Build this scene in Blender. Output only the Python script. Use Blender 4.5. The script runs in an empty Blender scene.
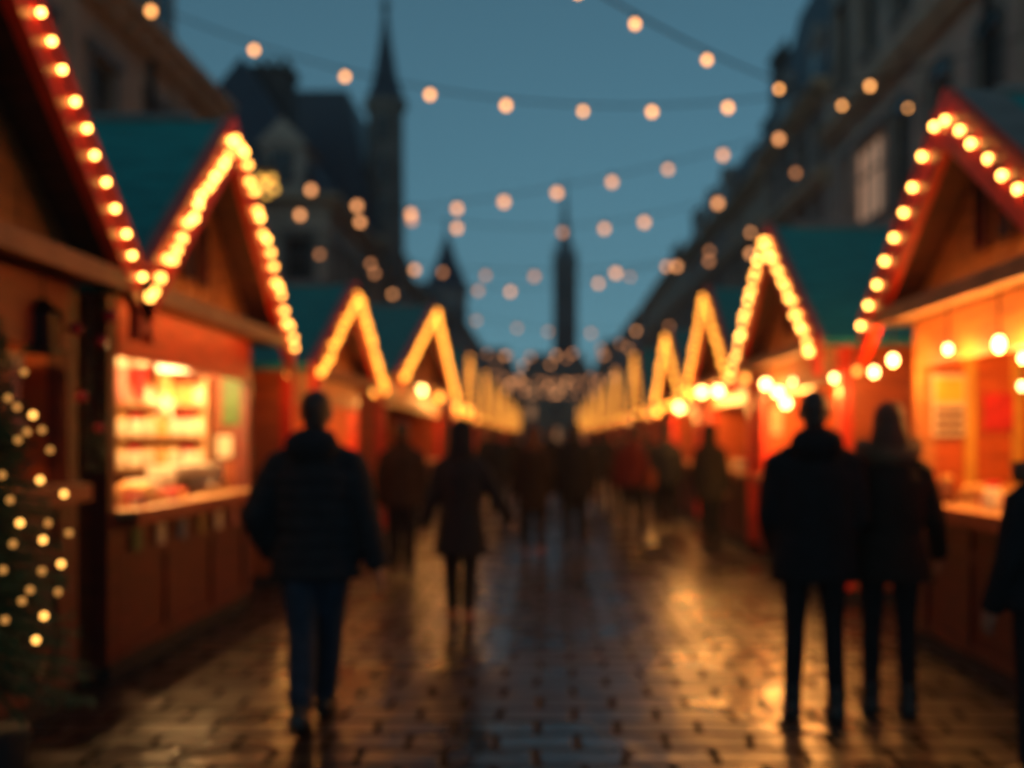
import bpy, bmesh, math, random
from mathutils import Vector, Matrix
R = random.Random(7)
PI = math.pi
HAZE = .0014
sc = bpy.context.scene
col = sc.collection

# ------------------------------------------------------------------ camera frame of reference
H = 1.53                     # eye height
FPX, VX, VY = 1000.0, 548.0, 440.0
def at(px, py, Y):
    return Vector(((px - VX) * Y / FPX, Y, H - (py - VY) * Y / FPX))

# ------------------------------------------------------------------ materials
MATS = {}
def principled(name):
    m = bpy.data.materials.new(name); m.use_nodes = True
    nt = m.node_tree; b = nt.nodes['Principled BSDF']
    return m, nt, b
def mat(name, c, rough=.6, var=.35, scale=6.0, bump=.15, bscale=40.0, stretch=(1,1,1), metal=0.0, spec=.5, sheen=0.0, coat=0.0):
    if name in MATS: return MATS[name]
    m, nt, b = principled(name)
    tc = nt.nodes.new('ShaderNodeTexCoord'); mp = nt.nodes.new('ShaderNodeMapping'); mp.inputs['Scale'].default_value = stretch
    nt.links.new(tc.outputs['Object'], mp.inputs['Vector'])
    n = nt.nodes.new('ShaderNodeTexNoise'); n.inputs['Scale'].default_value = scale; n.inputs['Detail'].default_value = 6
    nt.links.new(mp.outputs[0], n.inputs['Vector'])
    r = nt.nodes.new('ShaderNodeValToRGB')
    lo = [max(0, x * (1 - var)) for x in c]; hi = [min(1, x * (1 + var)) for x in c]
    r.color_ramp.elements[0].position = .3; r.color_ramp.elements[1].position = .7
    r.color_ramp.elements[0].color = (*lo, 1); r.color_ramp.elements[1].color = (*hi, 1)
    nt.links.new(n.outputs['Fac'], r.inputs['Fac']); nt.links.new(r.outputs[0], b.inputs['Base Color'])
    b.inputs['Roughness'].default_value = rough; b.inputs['Metallic'].default_value = metal
    b.inputs['Specular IOR Level'].default_value = spec
    if sheen: b.inputs['Sheen Weight'].default_value = sheen
    if coat: b.inputs['Coat Weight'].default_value = coat
    if bump:
        n2 = nt.nodes.new('ShaderNodeTexNoise'); n2.inputs['Scale'].default_value = bscale; n2.inputs['Detail'].default_value = 4
        nt.links.new(mp.outputs[0], n2.inputs['Vector'])
        bp = nt.nodes.new('ShaderNodeBump'); bp.inputs['Strength'].default_value = bump; bp.inputs['Distance'].default_value = .01
        nt.links.new(n2.outputs['Fac'], bp.inputs['Height']); nt.links.new(bp.outputs[0], b.inputs['Normal'])
    MATS[name] = m
    return m
def emit(name, c, s, sampling='AUTO'):
    if name in MATS: return MATS[name]
    m, nt, b = principled(name)
    b.inputs['Base Color'].default_value = (*[min(1, x) for x in c], 1)
    b.inputs['Emission Color'].default_value = (*c, 1); b.inputs['Emission Strength'].default_value = s
    m.cycles.emission_sampling = sampling
    MATS[name] = m
    return m

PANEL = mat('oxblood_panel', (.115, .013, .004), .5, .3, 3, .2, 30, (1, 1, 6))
RUST  = mat('rust_red_board', (.25, .055, .012), .5, .3, 3, .2, 30, (1, 1, 6))
LITRED  = mat('lit_header_red', (.66, .062, .010), .45, .25, 3, .2, 30, (1, 1, 6))  # lamplight on the header is put into this brighter red
ORED  = mat('orange_red_board', (.46, .085, .012), .5, .3, 3, .2, 30, (1, 1, 6))
RED   = mat('red_painted_wood', (.30, .035, .009), .45, .3, 3, .2, 30, (1, 1, 6))
REDHI = mat('bright_red_board', (.82, .04, .005), .4, .2, 4, .15, 40)
WOOD  = mat('orange_stained_wood', (.40, .14, .035), .5, .35, 3, .25, 30, (1, 1, 8))
LEDGE = mat('russet_board', (.42, .15, .05), .5, .3, 4, .2, 30, (6, 1, 1))
LWOOD = mat('pale_wood', (.52, .28, .12), .55, .25, 4, .2, 30, (6, 1, 1))
DWOOD = mat('dark_brown_wood', (.13, .035, .012), .55, .35, 4, .25, 30, (1, 1, 6))
TEAL  = mat('teal_roof', (.008, .25, .225), .7, .25, 3, .3, 12, (1, 6, 1))
GREYT = mat('grey_trim', (.22, .17, .15), .6, .2, 5, .1)
PLINTH= mat('dark_plinth', (.012, .010, .010), .8, .3)
BLACK = mat('black_iron', (.01, .01, .011), .5, .2, metal=.6)
WIRE  = mat('cable_rubber', (.012, .012, .012), .6, .2)
STONE = mat('sandstone', (.40, .31, .255), .85, .3, .8, .3, 6)
STONE2= mat('brown_stone', (.40, .305, .235), .85, .3, .8, .3, 6)
STONE3= mat('grey_stone', (.33, .27, .245), .85, .3, .8, .3, 6)
TRIM  = mat('stone_trim', (.46, .32, .21), .8, .25, 1.5, .2, 8)
TURR  = mat('weathered_stone', (.17, .145, .13), .85, .3, .8, .3, 6)
TILE  = mat('brown_roof_tile', (.20, .10, .065), .7, .35, 3, .4, 9)
SLATE = mat('blue_slate', (.018, .032, .055), .55, .35, 2, .4, 9, (1, 1, 4))
FRAME = mat('window_frame_paint', (.12, .11, .10), .6, .2)
DARKM = mat('dark_masonry', (.05, .05, .055), .85, .3, .8, .3, 6)
WHITE = mat('cream_ceramic', (.75, .66, .5), .4, .12, 8, .05)
PINK  = mat('pink_wool', (.55, .22, .18), .9, .25, 20, .4, 90)
REDC  = mat('red_cloth', (.55, .02, .02), .8, .25, 12, .3, 80)
GREENP= mat('green_poster', (.035, .10, .008), .5, .3, 9, 0)
CREAM = mat('cream_card', (.6, .5, .36), .6, .12, 14, 0)
YELP  = mat('yellow_card', (.75, .42, .04), .5, .2, 8, 0)
GOLD  = mat('golden_crust', (.55, .28, .08), .6, .35, 18, .3, 60)
DGREEN= mat('fir_needles', (.05, .11, .04), .7, .5, 9, 0)
BARK  = mat('bark', (.05, .03, .02), .9, .3)
SKIN  = mat('skin', (.26, .14, .095), .55, .12, 12, .05)
HAIRB = mat('dark_brown_hair', (.018, .010, .007), .5, .3, 30, .3, 200, (8, 8, 1))
HAIRL = mat('brown_hair', (.07, .022, .008), .7, .3, 30, .3, 200, (8, 8, 1))
FUR   = mat('brown_fur', (.10, .055, .03), .95, .5, 50, .8, 160)
SHOE  = mat('dark_leather', (.012, .010, .009), .45, .2)
BROWNSHOE = mat('tan_leather', (.16, .05, .02), .5, .2)
def cloth(name, c): return mat(name, c, .85, .3, 14, .3, 120, spec=.25)
NAVY = cloth('navy_nylon', (.014, .016, .020)); BLK = cloth('black_wool', (.008, .008, .010))
CHAR = cloth('charcoal_wool', (.010, .012, .018)); BRN = cloth('brown_canvas', (.034, .018, .010))
DKBR = cloth('dark_brown_wool', (.013, .008, .006)); JEAN = cloth('blue_denim', (.014, .029, .050))
REDJ = cloth('red_nylon', (.085, .007, .006)); ORJ = cloth('rust_nylon', (.25, .06, .015)); OLIV = cloth('olive_canvas', (.020, .017, .011))
DJEAN = cloth('dark_denim', (.010, .014, .024))
SILVER = mat('brushed_steel', (.6, .55, .5), .3, .1, metal=.9)
GLASSD = mat('dark_glass', (.008, .010, .013), .12, .3, 1.2, 0)

AMB = (1.0, .47, .12)
BULB_NEAR = emit('bulb_near', (1.0, .45, .085), 16)
BULB_MID  = emit('bulb_mid', (1.0, .40, .07), 8.5)
BULB_MIDB = emit('bulb_mid_bright', (1.0, .44, .08), 12)
BULB_ROW  = emit('bulb_row', (1.0, .36, .04), 4.2)
BULB_FAR  = emit('bulb_far', (1.0, .36, .045), 2.1)
BULB_SKY  = emit('festoon_bulb', (1.0, .40, .11), 5.2)
BULB_SKYF = emit('festoon_bulb_small', (1.0, .39, .14), 2.9)
BULB_SKYD = emit('festoon_bulb_dim', (1.0, .37, .14), 1.5)
BULB_TREE = emit('tree_bulb', (1.0, .45, .09), 4)
BULB_TREED = emit('tree_bulb_dim', (1.0, .42, .09), .75)
LAMP_HOT  = emit('lamp_hot', (1.0, .56, .17), 17)
LAMP_ORG  = emit('lamp_orange', (1.0, .40, .06), 3.2)
PANL = emit('panel_diffuser', (1.0, .78, .45), 2.2)
STRIPU = emit('header_fill', (1.0, .40, .08), 8.5)  # glow of the added tube under the ledge
STRIP = emit('gable_fill', (1.0, .45, .1), 11)  # glow of the added tube on top of the ledge
LANT = emit('lantern_bulb', (1.0, .5, .08), 2.2)
LITWIN    = emit('lit_window_glass', (1.0, .58, .36), .26)
STREETGLOW   = emit('street_end_glow_glass', (1.0, .46, .2), .38)  # added glow in the closing-row panes, warms the street end
LITWIN2   = emit('warm_window_glass', (1.0, .48, .2), .12)

# ------------------------------------------------------------------ mesh helpers
def frame_of(d):
    d = d.normalized(); up = Vector((0, 0, 1)) if abs(d.z) < .95 else Vector((0, 1, 0))
    a = d.cross(up).normalized(); return a, a.cross(d).normalized()
class MB:
    def __init__(s, T=None):
        s.v = []; s.f = []; s.T = T
    def add(s, vs, fs):
        o = len(s.v)
        s.v += [tuple(s.T(*p)) if s.T else tuple(p) for p in vs]
        s.f += [tuple(o + i for i in f) for f in fs]
    def box(s, x0, x1, y0, y1, z0, z1):
        v = [(x, y, z) for x in (x0, x1) for y in (y0, y1) for z in (z0, z1)]
        s.add(v, [(0,1,3,2),(4,6,7,5),(0,4,5,1),(2,3,7,6),(0,2,6,4),(1,5,7,3)]); return s
    def prism(s, poly, a0, a1, axis):
        """poly: list of 2D points; extruded along axis 0/1/2 from a0 to a1"""
        n = len(poly); vs = []
        for a in (a0, a1):
            for p in poly:
                q = list(p); q.insert(axis, a); vs.append(tuple(q))
        fs = [tuple(range(n)), tuple(range(2*n-1, n-1, -1))] + [(i, (i+1) % n, n+(i+1) % n, n+i) for i in range(n)]
        s.add(vs, fs); return s
    def tube(s, pts, rad, n=10, flat=None, cap=True):
        pts = [Vector(p) for p in pts]; N = len(pts)
        if not hasattr(rad, '__len__'): rad = [rad] * N
        vs = []; pa = None
        for i, p in enumerate(pts):
            d = (pts[min(i+1, N-1)] - pts[max(i-1, 0)])
            if d.length < 1e-9: d = Vector((0, 0, 1))
            d.normalize()
            if pa is None: a, b = frame_of(d)
            else:
                a = (pa - d * pa.dot(d)).normalized(); b = a.cross(d)
            pa = a
            for k in range(n):
                t = 2*PI*k/n
                vs.append(p + a*math.cos(t)*rad[i]*(flat[0] if flat else 1) + b*math.sin(t)*rad[i]*(flat[1] if flat else 1))
        fs = [(i*n+k, i*n+(k+1) % n, (i+1)*n+(k+1) % n, (i+1)*n+k) for i in range(N-1) for k in range(n)]
        if cap: fs += [tuple(range(n-1, -1, -1)), tuple((N-1)*n+k for k in range(n))]
        s.add(vs, fs); return s
    def loft(s, secs, n=20):
        """secs: (cx, cy, z, rx, ry)"""
        vs = []
        for cx, cy, z, rx, ry in secs:
            for k in range(n):
                t = 2*PI*k/n; vs.append((cx+rx*math.cos(t), cy+ry*math.sin(t), z))
        N = len(secs)
        fs = [(i*n+k, i*n+(k+1) % n, (i+1)*n+(k+1) % n, (i+1)*n+k) for i in range(N-1) for k in range(n)]
        fs += [tuple(range(n-1, -1, -1)), tuple((N-1)*n+k for k in range(n))]
        s.add(vs, fs); return s
    def ball(s, c, r, n=10, m=6):
        if not hasattr(r, '__len__'): r = (r, r, r)
        vs = [(c[0], c[1], c[2]-r[2])]
        for i in range(1, m):
            t = PI*i/m
            for k in range(n):
                q = 2*PI*k/n
                vs.append((c[0]+r[0]*math.sin(t)*math.cos(q), c[1]+r[1]*math.sin(t)*math.sin(q), c[2]-r[2]*math.cos(t)))
        vs.append((c[0], c[1], c[2]+r[2]))
        fs = [(0, 1+(k+1) % n, 1+k) for k in range(n)]
        for i in range(m-2):
            for k in range(n):
                a = 1+i*n; fs.append((a+k, a+(k+1) % n, a+n+(k+1) % n, a+n+k))
        a = 1+(m-2)*n; L = len(vs)-1
        fs += [(a+k, a+(k+1) % n, L) for k in range(n)]
        s.add(vs, fs); return s
    def mesh(s, name, m, smooth=False, bevel=0):
        me = bpy.data.meshes.new(name); me.from_pydata(s.v, [], s.f)
        bm = bmesh.new(); bm.from_mesh(me); bmesh.ops.recalc_face_normals(bm, faces=bm.faces)
        bm.to_mesh(me); bm.free()
        for mm in (m if isinstance(m, (list, tuple)) else [m]): me.materials.append(mm)
        if smooth:
            for p in me.polygons: p.use_smooth = True
        return me
    def build(s, name, m, parent=None, smooth=False, bevel=0):
        o = bpy.data.objects.new(name, s.mesh(name, m, smooth)); col.objects.link(o)
        if parent: o.parent = parent
        if bevel:
            b = o.modifiers.new('bevel', 'BEVEL'); b.width = bevel; b.segments = 2; b.limit_method = 'ANGLE'
        return o
def tag(o, label=None, cat=None, group=None, kind=None):
    if label: o['label'] = label
    if cat: o['category'] = cat
    if group: o['group'] = group
    if kind: o['kind'] = kind
    return o
def thing(name, loc, label, cat, group=None, rz=0):
    o = bpy.data.objects.new(name, None); o.empty_display_size = .2; col.objects.link(o)
    o.location = loc; o.rotation_euler.z = rz
    return tag(o, label, cat, group)
def copy_tree(o, parent=None):
    c = o.copy(); col.objects.link(c)
    if parent: c.parent = parent
    for ch in [x for x in KIDS.get(o.name, [])] or list(o.children): copy_tree(ch, c)
    return c
KIDS = {}
def inst(name, me, parent, loc):
    o = bpy.data.objects.new(name, me); col.objects.link(o); o.parent = parent; o.location = loc; return o
def plight(parent, loc, power, color=(1, .52, .2), radius=.05):
    l = bpy.data.lights.new('lamp_light', 'POINT'); l.energy = power; l.color = color; l.shadow_soft_size = radius
    o = bpy.data.objects.new('lamp_light', l); col.objects.link(o); o.location = loc; o.parent = parent; return o

# ------------------------------------------------------------------ ground
def ground_mat():
    m, nt, b = principled('wet_paving')
    L = nt.links.new
    tc = nt.nodes.new('ShaderNodeTexCoord')
    wn = nt.nodes.new('ShaderNodeTexNoise'); wn.inputs['Scale'].default_value = 2.5
    L(tc.outputs['Object'], wn.inputs['Vector'])
    vm = nt.nodes.new('ShaderNodeMixRGB'); vm.blend_type = 'ADD'; vm.inputs[0].default_value = .11
    L(tc.outputs['Object'], vm.inputs[1]); L(wn.outputs['Color'], vm.inputs[2])
    br = nt.nodes.new('ShaderNodeTexBrick')
    L(vm.outputs[0], br.inputs['Vector'])
    br.inputs['Scale'].default_value = 1.0; br.inputs['Brick Width'].default_value = .43; br.inputs['Row Height'].default_value = .25
    br.inputs['Mortar Size'].default_value = .023; br.inputs['Mortar Smooth'].default_value = .3; br.inputs['Bias'].default_value = 0
    br.inputs['Color1'].default_value = (.055, .042, .034, 1); br.inputs['Color2'].default_value = (.022, .019, .017, 1); br.inputs['Mortar'].default_value = (.003, .003, .003, 1)
    n = nt.nodes.new('ShaderNodeTexNoise'); n.inputs['Scale'].default_value = 1.1; n.inputs['Detail'].default_value = 5
    L(tc.outputs['Object'], n.inputs['Vector'])
    mx = nt.nodes.new('ShaderNodeMixRGB'); mx.blend_type = 'MULTIPLY'; mx.inputs[0].default_value = .5
    L(br.outputs['Color'], mx.inputs[1]); L(n.outputs['Color'], mx.inputs[2]); L(mx.outputs[0], b.inputs['Base Color'])
    rr = nt.nodes.new('ShaderNodeMapRange'); rr.inputs['From Min'].default_value = .35; rr.inputs['From Max'].default_value = .68
    rr.inputs['To Min'].default_value = .20; rr.inputs['To Max'].default_value = .42
    L(n.outputs['Fac'], rr.inputs['Value'])
    ad = nt.nodes.new('ShaderNodeMath'); ad.operation = 'MULTIPLY_ADD'; ad.inputs[1].default_value = .4
    L(br.outputs['Fac'], ad.inputs[0]); L(rr.outputs[0], ad.inputs[2]); L(ad.outputs[0], b.inputs['Roughness'])
    # each slab sits a little tilted: per-slab height noise + rounded joints
    n2 = nt.nodes.new('ShaderNodeTexNoise'); n2.inputs['Scale'].default_value = 3.2; n2.inputs['Detail'].default_value = 3
    L(tc.outputs['Object'], n2.inputs['Vector'])
    hh = nt.nodes.new('ShaderNodeMath'); hh.operation = 'MULTIPLY_ADD'; hh.inputs[1].default_value = -1.0
    L(br.outputs['Fac'], hh.inputs[0])
    sb = nt.nodes.new('ShaderNodeSeparateColor'); L(br.outputs['Color'], sb.inputs[0])
    h2 = nt.nodes.new('ShaderNodeMath'); h2.operation = 'MULTIPLY'; h2.inputs[1].default_value = 1.3
    L(n2.outputs['Fac'], h2.inputs[0]); L(h2.outputs[0], hh.inputs[2])
    bp = nt.nodes.new('ShaderNodeBump'); bp.inputs['Strength'].default_value = .8; bp.inputs['Distance'].default_value = .025
    L(hh.outputs[0], bp.inputs['Height']); L(bp.outputs[0], b.inputs['Normal'])
    sm = nt.nodes.new('ShaderNodeMapRange'); sm.inputs['To Min'].default_value = .42; sm.inputs['To Max'].default_value = .04
    L(br.outputs['Fac'], sm.inputs['Value']); L(sm.outputs[0], b.inputs['Specular IOR Level'])
    return m
g = MB().box(-150, 150, -40, 260, -.3, 0).build('street_ground', ground_mat())
tag(g, kind='structure')

# ------------------------------------------------------------------ festive stalls
def stall(side, yc, half, xf, ze, za, depth, label, counter_z=1.08, open_top=2.08, detail=2, headm=None, postm=None, strip=True, under=True, ledgem=None, sidem=None, trim=.07, barge=.36, name='market_stall', group='wooden stalls lining the street', frontm=None):
    root = thing(name, (side*xf, yc, 0), label, 'stall', group)
    T = lambda u, v, z: (side*v, u, z)
    def B(u0, u1, v0, v1, z0, z1): return MB(T).box(u0, u1, v0, v1, z0, z1)
    W = half - .28; vw = .3
    sl = (za - ze) / half
    B(-W-.02, W+.02, vw-.015, depth-.01, 0, .1).build('plinth', PLINTH, root)
    fp = B(-W+.07, W-.07, vw+.005, vw+.05, .1, counter_z-.055)
    for u in (-W+.12, -W/3, W/3, W-.12): fp.box(u-.05, u+.05, vw-.022, vw+.004, .11, counter_z-.06)
    for z in (.11, counter_z*.66, counter_z-.145):
        for a, b in ((-W+.171, -W/3-.051), (-W/3+.051, W/3-.051), (W/3+.051, W-.171)): fp.box(a, b, vw-.016, vw+.004, z, z+.08)
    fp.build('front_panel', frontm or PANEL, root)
    B(-W+.065, W-.065, vw-.14, vw+.55, counter_z-.05, counter_z).build('counter', LWOOD if detail else WOOD, root, bevel=.008 if detail > 1 else 0)
    B(-W+.065, W-.065, vw-.165, vw-.141, counter_z-.1, counter_z-.004).build('counter_lip', RED, root)
    for u in (-W, W):
        for v in (vw, depth-.09):
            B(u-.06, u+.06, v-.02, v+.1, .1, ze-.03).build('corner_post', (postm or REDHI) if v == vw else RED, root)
    B(-W+.062, W-.062, vw-.03, vw+.06, open_top, ze-.03).build('header_board', headm or WOOD, root)
    for u in (-W, W):
        B(u-.025, u+.025, vw+.101, depth-.111, .1, ze-.03).build('side_wall', sidem or ORED, root)
    B(-W+.03, W-.03, depth-.06, depth-.01, .1, ze-.03).build('back_wall', WOOD, root)
    B(-W-.05, W+.05, vw+.02, depth, ze-.028, ze).build('ceiling_board', WOOD, root)  # added ceiling, keeps the lamp light bouncing inside
    gw = MB(T)
    hi = half - .1
    gw.add([(-hi, vw, ze+.03), (hi, vw, ze+.03), (0, vw, ze+.03+hi*sl-.1), (-hi, vw+.05, ze+.03), (hi, vw+.05, ze+.03), (0, vw+.05, ze+.03+hi*sl-.1)],
           [(0,1,2),(3,5,4),(0,3,4,1),(1,4,5,2),(2,5,3,0)])
    nb = 9
    for k in range(1, nb):
        u = -hi + 2*hi*k/nb; top = ze+.03+(hi-abs(u))*sl-.16
        if top > ze+.1: gw.box(u-.012, u+.012, vw-.012, vw-.001, ze+.05, top)
    gw.build('gable_wall', WOOD, root)
    if detail > 1:
        for u in (-.17, .17):
            w = B(u-.1, u+.1, vw-.05, vw-.013, ze+.28, ze+.80).build('gable_window', DWOOD, root)
            B(u-.07, u+.07, vw-.054, vw-.052, ze+.31, ze+.77).build('pane', GLASSD, w)
    B(-half+.12, half-.12, -.02, vw+.02, ze+.001, ze+.028).build('ledge', LWOOD, root)
    B(-half+.14, half-.14, -.045, -.021, ze-.07, ze+.045).build('ledge_fascia', ledgem or LEDGE, root, bevel=.006 if detail > 1 else 0)
    if strip:
        MB(T).tube([(-half*.62, .13, ze+.052), (half*.62, .13, ze+.052)], .012, 8).build('fill_strip', STRIP, root)  # added tube, hidden by the fascia, lights the gable wall
    if under:
        MB(T).tube([(-half*.8, .045, ze-.022), (half*.8, .045, ze-.022)], .012, 8).build('fill_strip', STRIPU, root)  # added tube behind the fascia lip, lights header and front
    for sg in (-1, 1):
        th = .07
        poly = [(0, za), (sg*half, ze), (sg*half, ze-th), (0, za-th)]
        def slab(off, t, a0, a1, v0, v1):
            # strip following the slope between fractions a0..a1, raised by off
            p = [(sg*half*a0, za-(za-ze)*a0+off), (sg*half*a1, za-(za-ze)*a1+off)]
            pp = [p[0], p[1], (p[1][0], p[1][1]-t), (p[0][0], p[0][1]-t)]
            m = MB(T); vs = [(q[0], v, q[1]) for v in (v0, v1) for q in pp]
            m.add(vs, [(0,1,2,3),(7,6,5,4),(0,4,5,1),(1,5,6,2),(2,6,7,3),(3,7,4,0)]); return m
        slab(.06, .055, 0, 1.03, .021, depth+.25).build('roof_slope', TEAL, root)
        slab(.004, .03, .03, 1.0, .022, depth+.2).build('roof_lining', DWOOD, root)
        slab(.095, barge, 0, 1.05, -.05, .02).build('bargeboard', REDHI, root)
        if detail: slab(.085, .022, 0, 1.03, .022, trim).build('verge_trim', GREYT, root)
    MB(T).tube([(0, .27, za+.075), (0, depth+.25, za+.075)], .045, 8).build('ridge_cap', GREYT if detail else TEAL, root)
    return root

def rake_points(side, yc, half, xf, ze, za, n, v=-.068, jit=.0, skip=0.0, off=-.06):
    pts = []
    for sg in (-1, 1):
        for k in range(n):
            a = (k + .5) / n * 1.03
            z = za - (za-ze)*a + off + R.uniform(-jit, jit); u = sg*half*a + R.uniform(-jit, jit)*.6
            pts.append(Vector((side*(xf+v+R.uniform(-.01, .012)), yc+u, z)))
    return pts
BULBME = {}
def bulbmesh(r, m, el=1.0):
    k = (r, m.name, el)
    if k not in BULBME: BULBME[k] = MB().ball((0, 0, 0), (r, r, r*el), 8, 5).mesh('bulb', m, True)
    return BULBME[k]
def string_of(name, pts, r, m, label, cat, group, detailed=True, wires=None, mats=None, drop=0.0, hood=.5):
    o0 = pts[0].copy()
    root = thing(name, o0, label, cat, group) if detailed else None
    w = MB()
    for seg in (wires or [pts]):
        w.tube([p - o0 for p in seg], .006 if r < .04 else .010, 5)
    for p in pts: w.tube([p-o0+Vector((0, 0, drop+r*1.9)), p-o0+Vector((0, 0, r*.75))], [r*.45, r*.55], 6)
    if detailed:
        w.build('cable', WIRE, root)
        for p in pts:
            inst('bulb', bulbmesh(r, (R.choice(mats) if mats else m)), root, p-o0)
        return root
    nb = len(w.f)
    for p in pts: w.ball(p-o0, r, 8, 5)
    o = w.build(name, [WIRE, m], None, True); o.location = o0
    for i, p in enumerate(o.data.polygons): p.material_index = 0 if i < nb else 1
    return tag(o, label, cat, group)

SG = 'string lights along the stall gables'
def gable_lights(side, yc, half, xf, ze, za, n, r, m, label, detailed=True, jit=.012, eave=0, mats=None):
    pts = rake_points(side, yc, half, xf, ze, za, n, jit=jit)
    wires = [pts[:n], pts[n:]]
    if eave:
        ev = [Vector((side*(xf+.1), yc - half*.95 + 1.9*half*k/(eave-1), ze-.16+R.uniform(-.02, .02))) for k in range(eave)]
        wires.append(ev); pts = pts + ev
    g = string_of('string_lights', pts, r, m, label, 'string lights', SG, detailed, wires, mats)
    return g

# --- left row
S = []
L1 = (-1, 4.35, 1.78, 2.5, 2.47, 4.02); L2 = (-1, 7.85, 1.75, 2.5, 2.47, 3.98)
L3 = (-1, 12.3, 2.05, 2.4, 2.28, 3.38); L4 = (-1, 19.9, 4.4, 2.3, 2.60, 4.15)
R1 = (1, 6.2, 1.62, 2.5, 2.45, 3.62); R2 = (1, 11.3, 2.0, 2.5, 2.45, 3.88); R3 = (1, 15.6, 2.0, 2.5, 2.45, 3.85); R4 = (1, 20.6, 2.1, 2.5, 2.45, 3.75)
def st(p, depth, label, **k): return stall(p[0], p[1], p[2], p[3], p[4], p[5], depth, label, **k)
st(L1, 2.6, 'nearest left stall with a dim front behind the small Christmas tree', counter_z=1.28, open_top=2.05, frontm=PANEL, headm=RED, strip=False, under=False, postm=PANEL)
st(L2, 2.6, 'left stall with brightly lit shelves of jars behind the man in the quilted jacket', headm=LITRED, ledgem=LWOOD, postm=PANEL, sidem=RUST)  # pale fascia: bulb light on the ledge is put into its colour
st(L3, 2.4, 'small low left stall just beyond the stall with the jar shelves', open_top=1.95)
st(L4, 3.0, 'widest left stall with the broad low gable')
r1 = st(R1, 2.6, 'nearest right stall with a menu board and a red sign on its inner wall', trim=.3, postm=WOOD)
st(R2, 2.6, 'right stall with a cluster of blazing globe lamps behind the standing man')
st(R3, 2.6, 'right stall just beyond the one with the blazing globe lamps')
st(R4, 2.6, 'fourth stall along the right row, apart from the farther crowded gables', detail=1)

gable_lights(*L1, 15, .0185, BULB_NEAR, 'widely spaced bulbs on the gable of the nearest left stall', jit=.02)
gable_lights(*L2, 19, .029, BULB_MID, 'thick bright bulbs on the gable of the left stall with jar shelves', jit=.045, mats=[BULB_MID, BULB_MIDB, BULB_MID])
gable_lights(*L3, 18, .044, BULB_ROW, 'merged bulbs on the small low left gable', jit=.02)
gable_lights(*L4, 26, .064, BULB_ROW, 'merged bulbs on the widest left gable', jit=.02)
gable_lights(*R1, 9, .0225, BULB_NEAR, 'widely spaced bulbs on the gable of the nearest right stall', jit=.012)
gable_lights(*R2, 18, .034, BULB_MID, 'thick bright bulbs on the right gable with blazing globe lamps below', jit=.045, mats=[BULB_MID, BULB_MIDB, BULB_MID])
gable_lights(*R3, 18, .045, BULB_ROW, 'merged bulbs on the right gable next after the blazing globe lamps', jit=.02)
gable_lights(*R4, 16, .058, BULB_ROW, 'merged bulbs on the lone steep right gable before the far crowded ones', jit=.02, eave=8)

def far_row(side, ys, xf, half, ze, za, word):
    proto = None
    for i, y in enumerate(ys):
        lab = 'distant %s stall with a lit gable, number %d beyond the %s' % (word, i+1, 'widest left stall' if side < 0 else 'lone steep right gable')
        if proto is None: proto = stall(side, y, half, xf, ze, za, 2.6, lab, detail=0, strip=False, under=False); s = proto
        else:
            s = copy_tree(proto); s.location = (side*xf, y, 0); s['label'] = lab
        if i == 0: KIDS[proto.name] = list(bpy.data.objects[proto.name].children)
        g = gable_lights(side, y, half, xf, ze, za, 9, .08, BULB_FAR, 'glowing bar of bulbs on distant %s gable number %d' % (word, i+1), False, eave=16)
        plight(g, (side*.25, 0, -1.6), 24, (1, .36, .07), .1)
far_row(-1, [29 + 7.0*k for k in range(8)], 2.35, 1.7, 2.45, 4.05, 'left')
far_row(1, [28.0 + 7.0*k for k in range(8)], 2.5, 1.7, 2.45, 4.0, 'right')

# ------------------------------------------------------------------ pendant lamps
PG = 'pendant lamps in the stalls'
def pendant(p, r, m, label, power, top, el=1.25, color=(1, .39, .08)):
    root = thing('pendant_lamp', p, label, 'lamp', PG)
    MB().tube([(0, 0, r*el*.8), (0, 0, top-p.z)], .006, 6).build('cord', WIRE, root)
    MB().loft([(0, 0, r*el*.75, r*.5, r*.5), (0, 0, r*el*1.3, r*.42, r*.42), (0, 0, r*el*1.55, r*.15, r*.15)], 10).build('lamp_cap', BLACK, root)
    inst('bulb', bulbmesh(r, m, el), root, (0, 0, 0))
    if power: plight(root, (0, 0, -r*el-.09), power*1.0, color, .06)
    return root
pendant(at(893, 360, 7.4), .032, LAMP_HOT, 'hot bulb hanging at the far front corner of the nearest right stall', 30, 2.42)
pendant(at(948, 349, 6.6), .024, LAMP_HOT, 'small bulb hanging over the menu board of the nearest right stall', 30, 2.42)
pendant(at(999, 344, 5.85), .032, LAMP_HOT, 'tall bright bulb hanging above the red sign', 40, 2.42, 1.5)
pendant(at(1023, 358, 6.2), .024, LAMP_HOT, 'bright bulb at the right edge of the photo, upper of two', 20, 2.42)
pendant(at(1022, 386, 6.9), .022, LAMP_HOT, 'lower bulb near the right edge of the photo', 0, 2.42)
pendant(at(874, 372, 8.95), .034, LAMP_HOT, 'hot bulb hung at the near corner of the stall with blazing globe lamps', 14, 2.4)
pendant(at(834, 378, 9.6), .027, LAMP_HOT, 'hot bulb hanging just above the standing man', 14, 2.4)
pendant(at(857, 371, 9.3), .03, LAMP_ORG, 'dim orange bulb between two hot bulbs above the standing couple', 0, 2.4)
pendant(at(745, 378, 13.2), .045, LAMP_ORG, 'dim orange bulb under the far corner of the stall with blazing lamps', 0, 2.42)
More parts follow.
